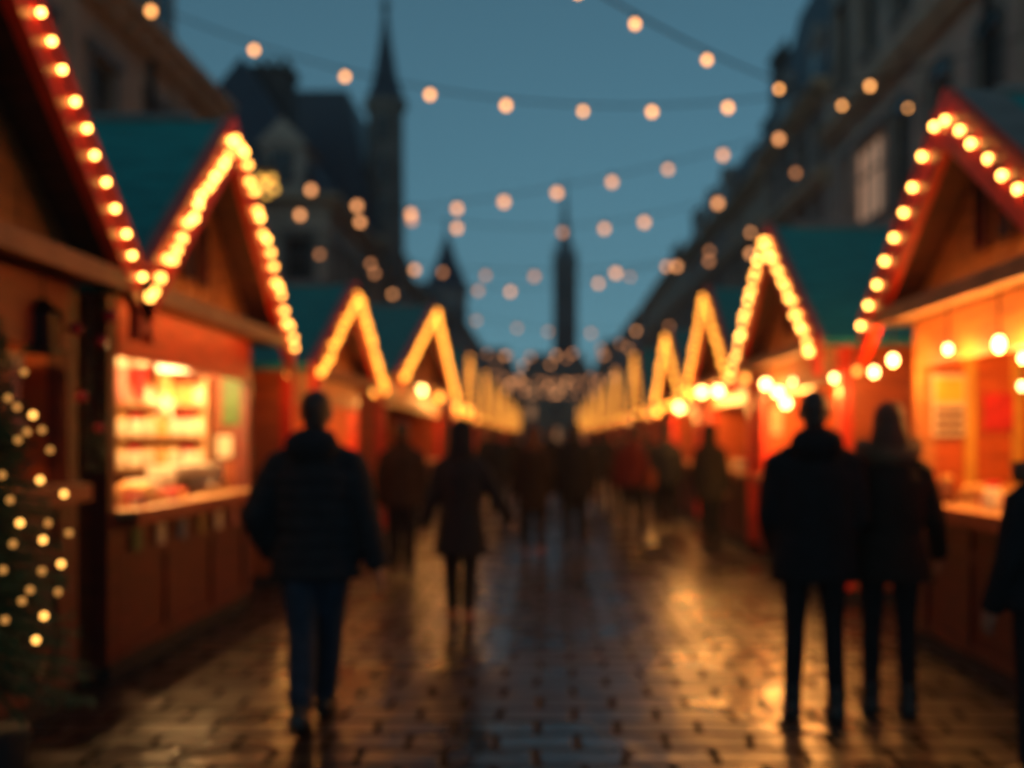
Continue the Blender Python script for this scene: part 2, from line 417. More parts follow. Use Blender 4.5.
for i, (px, py, Y) in enumerate(((766, 384, 12.0), (778, 392, 11.6), (786, 403, 11.9), (796, 382, 11.3), (806, 384, 11.0), (785, 372, 12.4))):
    pendant(at(px, py, Y), .052, LAMP_HOT, 'blazing globe lamp in the cluster above the standing man\'s left side', 28, 2.42, 1.0)
for px, py, Y in ((718, 391, 15.2), (702, 392, 16.3), (690, 393, 16.8)):
    pendant(at(px, py, Y), .068, LAMP_HOT if px > 695 else LAMP_ORG, 'hot lamp in the row under the right stall after the blazing cluster', 40, 2.42, 1.0)
for px, py, Y in ((680, 407, 19.6), (657, 411, 22.0)):
    pendant(at(px, py, Y), .085, LAMP_HOT if px == 680 else LAMP_ORG, 'round lamp under the lone steep right gable', 40, 2.42, 1.0)
pendant(at(290, 373, 10.05), .045, LAMP_ORG, 'round orange bulb hanging beside the walking man\'s head', 4, 2.4)
pendant(at(375, 391, 14.6), .062, LAMP_ORG, 'round orange bulb between the low gable and the widest left gable', 6, 2.4)
pendant(at(420, 390, 20.3), .10, LAMP_HOT, 'hottest round lamp under the widest left gable', 90, 2.58, 1.0)
for px, py, Y in ((400, 380, 17.5), (440, 397, 22), (457, 406, 23.6), (468, 410, 24.4)):
    pendant(at(px, py, Y), .09, LAMP_ORG, 'orange lamp in the row under the widest left gable', 20, 2.58, 1.0)
for px, py, Y, pw in ((312, 398, 12.3, 24), (345, 402, 13, 24)):
    p = at(px, py, Y); p.x = -3.2; p.z = 2.1
    pendant(p, .06, LAMP_ORG, 'orange lamp deep inside the small low left stall', pw, 2.25)
def ceiling_fill(p, power, label):  # added lamps, unseen behind the headers, to brighten the interiors
    t = thing('fill_lamp', p, label, 'lamp', 'unseen fill lamps on the stall ceilings')
    MB().loft([(0,0,-.02,.05,.05),(0,0,0,.06,.06)], 12).build('lamp_base', GREYT, t)
    inst('bulb', bulbmesh(.028, LAMP_HOT, 1.1), t, (0, 0, -.05)); plight(t, (.0, .0, -.095), power, (1, .40, .08), .02)
ceiling_fill((3.0, 5.7, 2.42), 28, 'unseen fill lamp on the ceiling of the nearest right stall')
ceiling_fill((3.0, 10.6, 2.42), 90, 'unseen fill lamp on the ceiling of the stall with blazing globe lamps')
ceiling_fill((-2.9, 11.6, 2.25), 45, 'unseen fill lamp on the ceiling of the small low left stall')
for u_ in (.62, .98): MB().box(u_+.0, u_+.08, 1.27, 1.31, 1.1, 2.4).build('wall_batten', mat('golden_batten', (.55, .28, .04), .5, .2, 4, .1), r1)
# interior panel lamp of the jar stall
t = thing('panel_lamp', (-3.28, 8.85, 2.2), 'white panel lamp under the ceiling of the stall with jar shelves', 'lamp')
MB().box(-.17, .17, -.09, .09, 0, .05).build('lamp_housing', GREYT, t)
MB().box(-.15, .15, -.07, .07, -.06, -.002).build('diffuser', PANL, t)
MB().tube([(0, 0, .06), (0, 0, .24)], .01, 6).build('stem', BLACK, t)
plight(t, (0, -.1, -.2), 26, (1, .56, .2), .12)
plight(t, (.25, -1.95, .17), 230, (1, .54, .18), .05)  # added light hidden behind the header, brightens the counter goods
plight(t, (.25, -.6, .17), 130, (1, .54, .18), .05)  # second added light, has no lamp body of its own
t = thing('panel_lamp', (-3.3, 4.6, 2.36), 'small shaded work lamp deep inside the nearest left stall', 'lamp')
MB().box(-.16, .16, -.1, .1, 0, .05).build('lamp_housing', GREYT, t)
MB().box(-.14, .14, -.08, .08, -.03, -.002).build('diffuser', LAMP_ORG, t)
MB().tube([(0, 0, .05), (0, 0, .08)], .01, 6).build('stem', BLACK, t)
plight(t, (0, .2, -.12), 14, (1, .40, .08), .08)

# ------------------------------------------------------------------ goods
def jar(p, s, label, group, body=WHITE, lid=GOLD):
    r = thing('jar', p, label, 'jar', group)
    MB().loft([(0,0,0,.04*s,.04*s),(0,0,.01*s,.045*s,.045*s),(0,0,.10*s,.045*s,.045*s),(0,0,.12*s,.034*s,.034*s)], 14).build('jar_body', body, r, True)
    MB().loft([(0,0,.121*s,.038*s,.038*s),(0,0,.145*s,.038*s,.038*s),(0,0,.15*s,.03*s,.03*s)], 14).build('lid', lid, r)
    return r
def giftbox(p, a, label, group, m=CREAM, rm=REDC):
    r = thing('gift_box', p, label, 'box', group, R.uniform(-.4, .4))
    MB().box(-a, a, -a*.7, a*.7, 0, a*.9).build('carton', m, r, bevel=.004)
    q = MB().box(-a-.004, a+.004, -.014, .014, -.0, a*.93); q.box(-.014, .014, -a*.7-.004, a*.7+.004, 0, a*.925)
    q.ball((-.03, 0, a*.98), (.035, .015, .02)); q.ball((.03, 0, a*.98), (.035, .015, .02)); q.build('ribbon', rm, r)
    return r
def loaf_tray(p, w, d, label, group, m=GOLD, n=14):
    r = thing('baked_goods_tray', p, label, 'tray', group)
    t = MB().box(-w, w, -d, d, 0, .02)
    for x0, x1, y0, y1 in ((-w, -w+.015, -d, d), (w-.015, w, -d, d), (-w+.016, w-.016, -d, -d+.015), (-w+.016, w-.016, d-.015, d)): t.box(x0, x1, y0, y1, .021, .06)
    t.build('tray', LWOOD, r)
    b = MB()
    for k in range(n):
        b.ball((R.uniform(-w*.75, w*.75), R.uniform(-d*.75, d*.75), .06+R.uniform(0, .05)), (R.uniform(.05, .08), R.uniform(.04, .06), .04))
    b.build('pastries', m, r, True); return r
def plush(p, s, label, group, m):
    r = thing('hanging_stocking', p, label, 'stocking', group)
    MB().tube([(0,0,.0),(0,0,-.10*s),(0,0,-.26*s),(0,.02*s,-.33*s),(0,.11*s,-.37*s),(0,.17*s,-.37*s)], [.06*s,.065*s,.06*s,.065*s,.055*s,.03*s], 12).build('sock', m, r, True)
    MB().tube([(0,0,.035*s),(0,0,-.05*s)], [.075*s,.078*s], 12).build('cuff', WHITE, r, True)
    MB().tube([(0,0,.03*s),(0,0,.16*s)], .004, 5).build('loop', WIRE, r)
    return r
JG = 'jars on the shelves of the lit left stall'
xs = 9.29   # inner face of the far side wall of the jar stall
shelf = thing('wall_shelf', (-3.55, xs, 1.2), 'wooden jar shelves on the inner wall of the lit left stall', 'shelf')
for z in (.08, .37, .66): MB().box(-.42, .42, -.2, -.005, z-.02, z).build('shelf_board', LWOOD, shelf)
for x in (-.43, .43): MB().box(x-.012, x+.012, -.2, -.004, 0, .9).build('upright', LWOOD, shelf)
JM = [WHITE, WHITE, CREAM, CREAM, GOLD, PINK, YELP]
first = {}
for z in (.08, .37, .66):
    for k in range(7):
        bm_ = R.choice(JM)
        p = (-3.55-.36+.12*k, xs-.1+R.uniform(-.03, .02), 1.2+z)
        lab = {WHITE: 'white jar standing on the lit wooden shelves', CREAM: 'cream jar standing on the lit wooden shelves', GOLD: 'golden brown jar standing on the lit wooden shelves', PINK: 'pink jar standing on the lit wooden shelves', YELP: 'yellow jar standing on the lit wooden shelves'}[bm_]
        if bm_ not in first: first[bm_] = jar(p, 1.25, lab, JG, bm_, R.choice([GOLD, WHITE, REDC]))
        else:
            j = copy_tree(first[bm_]); j.location = p
def wallsign(p, w, h, label, m, face=-1, cat='poster', name='poster', bars=None, frame=DWOOD):
    r = thing(name, p, label, cat)
    MB().box(-w/2-.02, w/2+.02, -.02, 0, -h/2-.02, h/2+.02).build('frame', frame, r)
    MB().box(-w/2, w/2, -.026, -.022, -h/2, h/2).build('sheet', m, r)
    if bars:
        for z0, z1, bm_ in bars: MB().box(-w/2+.02, w/2-.02, -.032, -.028, z0, z1).build('printed_band', bm_, r)
    return r
wallsign((-2.93, xs-.005, 1.92), .17, .5, 'tall green poster on the inner wall of the lit left stall', GREENP)
wallsign((-3.0, xs-.005, 1.47), .14, .2, 'small cream card pinned below the green poster', CREAM)
wallsign((3.0, 7.5, 1.79), .25, .46, 'menu board with a yellow top on the inner wall of the nearest right stall', CREAM, name='menu_board', cat='menu board',
         bars=[(.02, .20, YELP), (-.06, -.02, DWOOD), (-.13, -.09, DWOOD), (-.2, -.16, DWOOD)])
wallsign((3.42, 7.5, 1.74), .27, .24, 'red sign on the inner wall of the nearest right stall', REDC, name='sign', cat='sign', frame=REDC)
wallsign((2.93, 13.0, 1.78), .2, .36, 'pale green poster inside the stall with blazing globe lamps', mat('pale_green_print', (.35, .4, .25), .6, .2, 9, 0))
p0 = plush((-3.9, xs-.16, 2.25), 1.0, 'pink stocking hanging above the jar shelves', 'stockings hung in the lit left stall', PINK)
for x, m_, lb in ((-3.72, REDC, 'red stocking hanging above the jar shelves'), (-3.5, GOLD, 'tan stocking hanging above the jar shelves')):
    plush((x, xs-.16, 2.25), 1.0, lb, 'stockings hung in the lit left stall', m_)
t = thing('paper_star', (-3.3, 8.6, 1.82), 'white paper star hanging in the lit left stall', 'ornament')
st_ = MB()
for k in range(10):
    pass
pts = [(math.cos(PI/2+k*PI/5)*(.14 if k % 2 == 0 else .06), math.sin(PI/2+k*PI/5)*(.14 if k % 2 == 0 else .06)) for k in range(10)]
vs = [(x, 0, z) for x, z in pts] + [(0, -.05, 0), (0, .05, 0)]
st_.add(vs, [(k, (k+1) % 10, 10) for k in range(10)] + [((k+1) % 10, k, 11) for k in range(10)])
st_.build('star_body', WHITE, t); MB().tube([(0, 0, .13), (0, 0, .6)], .004, 5).build('thread', WIRE, t)
CG = 'goods on the counter of the lit left stall'
cz = 1.085
loaf_tray((-2.9, 7.0, cz), .13, .3, 'near tray of golden pastries on the lit left counter', CG)
loaf_tray((-3.05, 8.75, cz), .16, .26, 'far tray of cream pastries on the lit left counter', CG, WHITE, 18)
loaf_tray((-3.12, 7.75, cz), .14, .3, 'middle tray of pale pastries on the lit left counter', CG, CREAM)
t = thing('display_case', (-3.02, 8.3, cz), 'long white display case on the lit left counter', 'display case')
MB().box(-.12, .1, -.48, .7, .15, .24).build('case_top', WHITE, t, bevel=.01); MB().box(-.13, -.1, -.48, .7, 0, .149).build('case_back', WHITE, t)
for y in (-.47, .69): MB().box(-.099, .1, y-.01, y+.01, 0, .149).build('case_end', SILVER, t)
for i, (y, m_) in enumerate(((6.75, CREAM), (7.35, PINK), (7.55, GOLD))):
    giftbox((-2.8, y, cz), .07, ('cream', 'pink', 'golden')[i]+' gift box with red ribbon on the lit left counter', CG, m_)
cards = [(mat('moss_card', (.10, .16, .06), .6, .2, 9, 0), 'green'), (CREAM, 'cream'), (mat('blue_card', (.12, .16, .25), .6, .2, 9, 0), 'blue'), (mat('ochre_card', (.30, .2, .06), .6, .2, 9, 0), 'yellow'), (WHITE, 'white'), (PINK, 'pink')]
for k, (m_, w_) in enumerate(cards):
    c = MB().box(-.004, .004, -.07, .07, -.075, .075).build('price_card', m_, None); c.location = (-2.772, 6.75+.42*k, .86)
    tag(c, w_+' card fixed to the counter front of the lit left stall', 'card', 'cards on the front of the lit left counter')
# right stalls' goods
RG = 'goods on the counter of the nearest right stall'
giftbox((2.95, 6.6, cz), .085, 'red gift box on the counter of the nearest right stall', RG, REDC, WHITE)
giftbox((2.92, 6.15, cz), .08, 'white gift box on the counter of the nearest right stall', RG, WHITE)
giftbox((2.95, 5.75, cz), .08, 'blue gift box on the counter of the nearest right stall', RG, MATS['blue_card'], WHITE)
loaf_tray((3.12, 7.1, cz), .13, .22, 'tray of golden pastries at the far end of the nearest right counter', RG)
jar((2.85, 7.15, cz), 1.3, 'dark jar at the far end of the nearest right counter', RG, DWOOD, GOLD)
jar((2.85, 6.4, cz), 1.2, 'white jar between the red and white gift boxes', RG, WHITE, REDC)
RG2 = 'goods on the counter of the stall with blazing lamps'
for y, m_, w_ in ((10.4, GOLD, 'golden'), (11.3, WHITE, 'white'), (12.2, CREAM, 'cream')):
    loaf_tray((2.98, y, cz), .18, .36, w_+' heap of pastries on a tray under the blazing globe lamps', RG2, m_, 26)
giftbox((3.25, 10.9, cz), .11, 'cream box between pastry trays under the blazing globe lamps', RG2)
for (x, y, w_) in ((-2.85, 11.6, 'near'), (-2.85, 12.8, 'far')):
    loaf_tray((x, y, cz), .16, .4, w_+' tray of pale pastries on the small low left counter', 'goods on the small low left counter', CREAM, 18)
for (y, m_, w_) in ((17.5, GOLD, 'golden'), (19.5, WHITE, 'white'), (21.5, PINK, 'pink')):
    loaf_tray((-2.8, y, cz), .16, .5, w_+' heap on a tray on the widest left counter', 'goods on the widest left counter', m_, 26)
for (y, m_, w_) in ((15.0, WHITE, 'white'), (16.2, GOLD, 'golden')):
    loaf_tray((2.98, y, cz), .18, .4, w_+' heap on a tray on the right counter after the blazing lamps', 'goods on the third right counter', m_, 22)
# nearest left stall: stockings, ledge shelf and corner decorations
xs1 = 5.80
for x, z, m_, w_ in ((-3.0, 1.98, PINK, 'pink'), (-3.14, 1.98, CREAM, 'cream')):
    plush((x, xs1-.25, z), 1.05, w_+' stocking hanging in the nearest left stall beside the tree', 'stockings in the nearest left stall', m_)
t = thing('wreath', (-2.66, 5.86, 2.0), 'dark fir garland with red baubles on the corner of the nearest left stall', 'garland')
gm = MB()
for k in range(520):
    a = R.uniform(0, 1); z = .35 - a*1.0; rr = .09*(1-.5*a) + .03
    th = R.uniform(0, 2*PI); c = Vector((rr*R.uniform(.2, 1)*math.cos(th), rr*R.uniform(.2, 1)*math.sin(th), z))
    d = Vector((math.cos(th), math.sin(th), R.uniform(-.8, .5))).normalized()*R.uniform(.05, .09); a_, b_ = frame_of(d)
    gm.add([c-a_*.006, c+a_*.006, c+d], [(0, 1, 2)])
gm.build('fir_sprigs', DGREEN, t); MB().tube([(-.03, 0, .4), (-.03, 0, -.65)], .012, 6).build('twig', BARK, t)
for p, r_ in (((-.06, -.1, .17), .04), ((.08, -.08, .1), .035), ((-.02, -.12, -.22), .035), ((.07, -.09, -.4), .03), ((.12, -.05, .25), .04)):
    MB().ball(p, r_, 14, 8).build('bauble', mat('red_bauble', (.5, .01, .01), .18, .1, coat=.5), t, True)
t = thing('hanging_lantern', (-2.75, 5.45, 2.22), 'dark lantern hanging under the header of the nearest left stall', 'lantern')
MB().box(-.08, .08, -.08, .08, -.22, -.19).build('lantern_base', BLACK, t); MB().loft([(0,0,0,.1,.1),(0,0,.08,.02,.02)], 8).build('lantern_roof', BLACK, t)
MB().box(-.065, .065, -.065, .065, -.189, -.002).build('glass', GLASSD, t); MB().tube([(0,0,.08),(0,0,.2)], .005, 5).build('hook', BLACK, t)
wallsign((-2.93, 5.6, .98), .16, .3, 'dark green board under the ledge of the nearest left stall', mat('bottle_green', (.01, .06, .02), .6, .2), name='board', cat='board')

# ------------------------------------------------------------------ small Christmas tree by the left stall
tx, ty = -2.42, 4.3
t = thing('christmas_tree', (tx, ty, 0), 'small dark Christmas tree with tiny lights at the left edge', 'tree')
MB().loft([(0,0,0,.13,.13),(0,0,.03,.15,.15),(0,0,.26,.18,.18),(0,0,.28,.17,.17)], 18).build('pot', PLINTH, t, True)
MB().tube([(0,0,.25),(0,0,1.2),(0,0,2.0)], [.035,.022,.006], 8).build('trunk', BARK, t)
fm = MB()
for k in range(300):
    a = (k+R.random())/300; z = .46 + a*1.60; rl = (.40*(1-a)**.85+.035)*R.uniform(.75, 1.1)
    th = k*2.399 + R.uniform(-.3, .3); d = Vector((math.cos(th), math.sin(th), -.28+.5*a))
    st0 = Vector((0, 0, z)); tip = st0 + d*rl; fm.tube([st0, (st0+tip)/2+Vector((0,0,.015)), tip], [.008,.006,.003], 4)
    nn = int(20+75*rl)
    for q in range(nn):
        c = st0 + d*rl*R.uniform(.15, 1.0)
        nd = (d.normalized()*.7 + Vector((R.uniform(-1,1), R.uniform(-1,1), R.uniform(-.7,.7)))).normalized()*R.uniform(.04, .075)
        a_, b_ = frame_of(nd); fm.add([c-a_*.005, c+a_*.005, c+nd+a_*.001, c+nd-a_*.001], [(0,1,2,3)])
fm.build('needles', DGREEN, t)
tl = [(17,407,0),(40,480,1),(42,430,0),(18,440,0),(33,415,1),(64,494,1),(48,523,0),(20,523,1),(43,540,1),(69,533,0),(61,564,1),(42,571,0),(22,601,0),(44,616,1),(36,640,1),(13,544,0),(2,475,0),(27,432,0),(50,450,0),(8,398,0),(58,592,0),(30,590,0),(10,500,0),(3,570,0),(5,620,0),(24,372,0)]
ls = thing('tree_lights', (tx, ty, .5), 'tiny warm lights wound round the small Christmas tree', 'string lights')
wp = []
for px, py, br in tl:
    # put each light on the camera side of the cone
    Yd = ty - .05; p = at(px, py, Yd)
    a = min(1, max(0, (p.z-.46)/1.55)); rc = .40*(1-a)**.85+.05
    dx = max(-rc*.97, min(rc*.97, p.x-tx)); dy = -math.sqrt(max(.0, rc*rc-dx*dx))*.9
    p = at(px, py, ty+dy); wp.append(p)
    inst('bulb', bulbmesh(.0145, BULB_TREE if br else BULB_TREED), ls, p-Vector((tx, ty, .5)))
wp.sort(key=lambda p: -p.z)
MB().tube([p-Vector((tx, ty, .5))+Vector((0, .012, 0)) for p in wp], .003, 4).build('cable', WIRE, ls)

# ------------------------------------------------------------------ festoons across the street
FG = 'festoon lights across the street'
def span(pts, bulbs, r, m, label, end0, end1, detailed=True):
    """pts: wire polyline, bulbs: bulb points hanging from it"""
    o0 = Vector(end0)
    root = thing('festoon_lights', o0, label, 'string lights', FG) if detailed else None
    w = MB(); w.tube([p-o0 for p in pts], .013, 5)
    for p in bulbs: w.tube([p-o0+Vector((0,0,r*2.4)), p-o0+Vector((0,0,r*.7))], [r*.4, r*.55], 6)
    w.build('cable', WIRE, root)
    for p in bulbs:
        q = inst('bulb', bulbmesh(r, R.choice(m) if isinstance(m, list) else m, 1.1), root, p-o0); f_ = R.uniform(.82, 1.08); q.scale = (f_, f_, f_)
    return root
def qfit(p):
    (x0,y0),(x1,y1),(x2,y2) = p
    def f(x): return y0*(x-x1)*(x-x2)/((x0-x1)*(x0-x2)) + y1*(x-x0)*(x-x2)/((x1-x0)*(x1-x2)) + y2*(x-x0)*(x-x1)/((x2-x0)*(x2-x1))
    return f
XL, XR = -8.9, 8.9
# A: across at Y=16
YA = 16.0
pa = [at(px, py, YA) for px, py in ((254, 50), (620, 112), (870, 86))]
fa = qfit([(p.x, p.z) for p in pa])
bl = [at(px, 0, YA) for px in (151, 254, 345, 430, 506, 583, 652, 728, 870)]
for p in bl: p.z = fa(p.x)
wire = [Vector((x, YA, fa(x)+.1)) for x in [XL+(XR-XL)*k/40 for k in range(41)]]
span(wire, bl, .054, BULB_SKY, 'lowest near festoon sagging across the open sky', wire[0], wire[-1])
# B: oblique, from above the camera to the right facade
def YB(px): return 5.526/(.654-(px-VX)/1000)
fb = qfit([(at(px, py, YB(px)).y, at(px, py, YB(px)).z) for px, py in ((635, 24), (779, 89), (908, 108))])
bl = []
for px in (520, 578, 635, 707, 779, 842, 908):
    Y = YB(px); p = at(px, 0, Y); p.z = fb(Y); bl.append(p)
wire = []
for k in range(31):
    Y = 5.0 + (21.9-5.0)*k/30; wire.append(Vector((.36+(Y-9)*.654, Y, fb(Y)+.1)))
span(wire, bl, .038, BULB_SKY, 'oblique festoon dropping from the top of the sky to the right facade', wire[0], wire[-1])
# C: rising to the right
YC = 24.0
fc = qfit([(at(px, py, YC).x, at(px, py, YC).z) for px, py in ((411, 214), (612, 182), (779, 139))])
bl = [at(px, 0, YC) for px in (411, 457, 504, 557, 612, 668, 723, 779)]
for p in bl: p.z = fc(p.x)
zl = fc(at(411, 0, YC).x)
for px, py in ((360, 222), (300, 215), (245, 205)): bl.append(at(px, py, YC))
wire = [Vector((XL, YC, 8.6))] + [p+Vector((0,0,.14)) for p in sorted(bl, key=lambda p: p.x)] + [Vector((XR, YC, 10.6))]
span(wire, bl, .088, BULB_SKYF, 'festoon rising to the right behind the lowest near one', wire[0], wire[-1])
ords = ['third', 'fourth', 'fifth', 'sixth', 'seventh', 'eighth', 'ninth', 'tenth', 'eleventh', 'twelfth', 'thirteenth', 'fourteenth', 'fifteenth', 'sixteenth']
for i, (Y, zlow, sag) in enumerate(((28, 7.3, 1.0), (31, 6.6, .5), (36, 6.9, .9), (47, 6.6, .7), (60, 6.4, .7), (70, 6.8, .8), (79, 6.2, .5), (90, 6.6, .7), (105, 6.4, .6), (84, 8.6, .6), (97, 7.2, .5), (112, 6.6, .5), (122, 8.0, .6))):
    xm = R.uniform(-1, 1); tilt = R.uniform(-.06, .06)
    f = lambda x: zlow + sag*((x-xm)/8)**2*2 + tilt*x
    sp = 1.35 if Y < 45 else 1.9
    n = int(17/sp); off = R.uniform(0, sp)
    bl = [Vector((-8.3+off+sp*k+R.uniform(-.4, .4), Y, 0)) for k in range(n) if R.random() > .12]
    for p in bl: p.z = f(p.x)
    wire = [Vector((x, Y, f(x)+.17)) for x in [XL+(XR-XL)*k/20 for k in range(21)]]
    span(wire, bl, .095 if Y < 40 else (.11 if Y < 80 else .18), [BULB_SKYF, BULB_SKYD] if Y < 40 else ([BULB_SKYD, BULB_SKYD, BULB_SKYF] if Y < 80 else [BULB_SKYD, BULB_SKYF]), 'faint blurred festoon over the far street, %s from the camera' % ords[i], wire[0], wire[-1])

# ------------------------------------------------------------------ buildings
def wall_open(mb, T, L, z0, z1, ops, dep=.22, thick=.35):
    us = sorted({0, L} | {o[0] for o in ops} | {o[1] for o in ops}); zs = sorted({z0, z1} | {o[2] for o in ops} | {o[3] for o in ops})
    vs = []; fs = []
    def q(a, b, c, d):
        o = len(vs); vs.extend([T(*a), T(*b), T(*c), T(*d)]); fs.append((o, o+1, o+2, o+3))
    for i in range(len(us)-1):
        for j in range(len(zs)-1):
            cu = (us[i]+us[i+1])/2; cz_ = (zs[j]+zs[j+1])/2
            if any(o[0] < cu < o[1] and o[2] < cz_ < o[3] for o in ops): continue
            q((us[i], 0, zs[j]), (us[i+1], 0, zs[j]), (us[i+1], 0, zs[j+1]), (us[i], 0, zs[j+1]))
    for a, b, c, d in ops:
        q((a,0,c),(b,0,c),(b,dep,c),(a,dep,c)); q((a,0,d),(a,dep,d),(b,dep,d),(b,0,d))
        q((a,0,c),(a,dep,c),(a,dep,d),(a,0,d)); q((b,0,c),(b,0,d),(b,dep,d),(b,dep,c))
    mb.add(vs, fs)
WM = {}
def window(parent, T, o, lit=None, arch=False, mull=1):
    a, b, c, d = o; m = MB(T); w = .09
    m.box(a, b, .1, .17, c, c+w); m.box(a, b, .1, .17, d-w, d); m.box(a, a+w, .1, .17, c+w+.001, d-w-.001); m.box(b-w, b, .1, .17, c+w+.001, d-w-.001)
    for k in range(1, mull+1):
        u = a+(b-a)*k/(mull+1); m.box(u-.03, u+.03, .11, .16, c+w+.001, d-w-.001)
    zt = c+(d-c)*.62; m.box(a+w+.001, b-w-.001, .105, .165, zt-.03, zt+.03)
    m.box(a-.12, b+.12, -.1, .02, c-.14, c-.003)
    m.box(a-.14, a-.003, -.05, .02, c, d); m.box(b+.003, b+.14, -.05, .02, c, d)
    if arch:
        n = 8; cu = (a+b)/2; r0 = (b-a)/2; r1 = r0+.17
        for k in range(n):
            t0, t1 = PI*k/n, PI*(k+1)/n
            P = [(cu+r*math.cos(t), d+.003+r*.55*math.sin(t)) for r, t in ((r0, t0), (r1, t0), (r1, t1), (r0, t1))]
            v = [(p[0], y, p[1]) for y in (-.06, .02) for p in P]
            m.add(v, [(0,1,2,3),(7,6,5,4),(0,4,5,1),(1,5,6,2),(2,6,7,3),(3,7,4,0)])
    else: m.box(a-.2, b+.2, -.12, .02, d+.003, d+.2)
    f = m.build('window', [FRAME], parent)
    MB(T).box(a+.02, b-.02, .18, .2, c+.02, d-.02).build('pane', lit or GLASSD, f)
    if arch:
        n = 12; cu = (a+b)/2; r0 = (b-a)/2-.004
        fan = [(cu+r0*math.cos(PI*k/n), d+.004+r0*.55*math.sin(PI*k/n)) for k in range(n+1)]
        mm = MB(T); v = [(p[0], y, p[1]) for y in (-.02, -.004) for p in fan]; N = n+1
        mm.add(v, [tuple(range(N)), tuple(range(2*N-1, N-1, -1))] + [(i, (i+1) % N, N+(i+1) % N, N+i) for i in range(N)])
        mm.build('fanlight', lit or GLASSD, f)
    return f
def frame_T(side, xf, y0):
    return lambda u, v, z: (side*(xf+v), y0+u, z)
def building(label, side, xf, y0, y1, zc, rows, bays, wall=STONE, roof='mansard', zr=4.0, setb=2.0, wide=1.1, depth=9, course=None, name='town_building', lits=(), special=(), dormers=0, end_rows=None, chimneys=(), arch_rows=(), pipe=None, hip=True, parapet=False):
    root = thing(name, (0, 0, 0), label, 'building', 'old buildings along the street')
    T = frame_T(side, xf, y0); L = y1-y0
    ops = []; meta = []
    for ri, (a, b) in enumerate(rows):
        for k in range(bays):
            cu = L*(k+.5)/bays; o = (cu-wide/2, cu+wide/2, a, b)
            if any(not (o[1] < s[0]-.2 or o[0] > s[1]+.2 or o[3] < s[2]-.2 or o[2] > s[3]+.2) for s in special): continue
            ops.append(o); meta.append((o, LITWIN2 if (ri, k) in lits else None, ri in arch_rows, 1))
    for s in special: ops.append(s); meta.append((s, LITWIN, False, 4))
    w = MB(); wall_open(w, T, L, 0, zc, ops)
    # shell behind
    m = MB(T); m.add([(0,0,0),(0,depth,0),(0,depth,zc),(0,0,zc)], [(0,1,2,3)]) if not end_rows else None
    m.add([(L,0,0),(L,depth,0),(L,depth,zc),(L,0,zc),(0,depth,0),(0,depth,zc),(0,0,zc)], [(0,1,2,3),(1,4,5,2),(3,2,5,6)])
    o_ = len(w.v); w.v += m.v; w.f += [tuple(o_+i for i in f) for f in m.f]
    # pilasters
    pb = MB(T)
    for k in range(0, bays+1, 2):
        u = min(max(L*k/bays, .3), L-.3); pb.box(u-.22, u+.22, -.09, -.003, 0, zc-.36)
    o_ = len(w.v); w.v += pb.v; w.f += [tuple(o_+i for i in f) for f in pb.f]
    if end_rows:
        TE = lambda u, v, z: (side*(xf+u), y0+v, z)
        eops = []
        for a, b in end_rows:
            for cu in (1.1, 2.9, 4.7): eops.append((cu-.5, cu+.5, a, b))
        wall_open(w, TE, depth, 0, zc, eops)
        for o in eops: window(root, TE, o)
    w.build('wall', wall, root)
    for o, lit, arch, mull in meta: window(root, T, o, lit, arch, mull)
    c = MB(T); c.box(-.15, L+.15, -.55, .1, zc+.002, zc+.22); c.box(-.1, L+.1, -.38, .0, zc-.18, zc); c.box(-.05, L+.05, -.2, -.004, zc-.36, zc-.182)
    for k in range(int(L/.7)): c.box(.2+k*.7, .42+k*.7, -.36, -.21, zc-.34, zc-.183)
    if end_rows:
        c.box(-.55, -.16, -.55, depth, zc+.004, zc+.22)
    c.build('cornice', TRIM, root)
    for z in (course or []):
        MB(T).box(-.05, L+.05, -.4, -.005, z, z+.3).box(-.03, L+.03, -.26, -.004, z-.25, z-.002).build('string_course', TRIM, root)
    b0 = zc+.22
    if roof == 'mansard':
        r = MB(T); e = .4 if hip else 0
        r.add([(0,-.1,b0),(L,-.1,b0),(L,depth,b0),(0,depth,b0),(e*setb,setb,b0+zr),(L-e*setb,setb,b0+zr),(L-e*setb,depth-setb,b0+zr),(e*setb,depth-setb,b0+zr)],
              [(0,1,5,4),(1,2,6,5),(2,3,7,6),(3,0,4,7),(4,5,6,7),(0,3,2,1)])
        rf = r.build('roof', SLATE, root)
    elif roof == 'hip':
        r = MB(T); mid = depth/2
        r.add([(0,-.1,b0),(L,-.1,b0),(L,depth,b0),(0,depth,b0),(setb,mid,b0+zr),(L-setb,mid,b0+zr)], [(0,1,5,4),(1,2,5),(2,3,4,5),(3,0,4),(0,3,2,1)])
        rf = r.build('roof', SLATE, root)
    for k in range(dormers):
        cu = L*(k+.5)/dormers; dm = MB(T)
        dm.box(cu-.7, cu+.7, .15, setb+.4, b0+.05, b0+1.9)
        dm.add([(cu-.85,.05,b0+1.902),(cu+.85,.05,b0+1.902),(cu,.05,b0+2.7),(cu-.85,setb+.5,b0+1.902),(cu+.85,setb+.5,b0+1.902),(cu,setb+.5,b0+2.7)], [(0,1,2),(3,5,4),(0,3,4,1),(1,4,5,2),(2,5,3,0)])
        d = dm.build('dormer', wall, root)
        MB(T).box(cu-.42, cu+.42, .12, .148, b0+.4, b0+1.7).build('pane', GLASSD, d)
    for u, v, z1, s in chimneys:
        ch = MB(T).box(u-s, u+s, v-s*.7, v+s*.7, b0+.3, z1); ch.box(u-s-.1, u+s+.1, v-s*.7-.1, v+s*.7+.1, z1+.002, z1+.22)
        for q in (-.5, .5): ch.tube([(u+q*s, v, z1+.22), (u+q*s, v, z1+.75)], .14, 8)
        ch.build('chimney', DARKM, root)
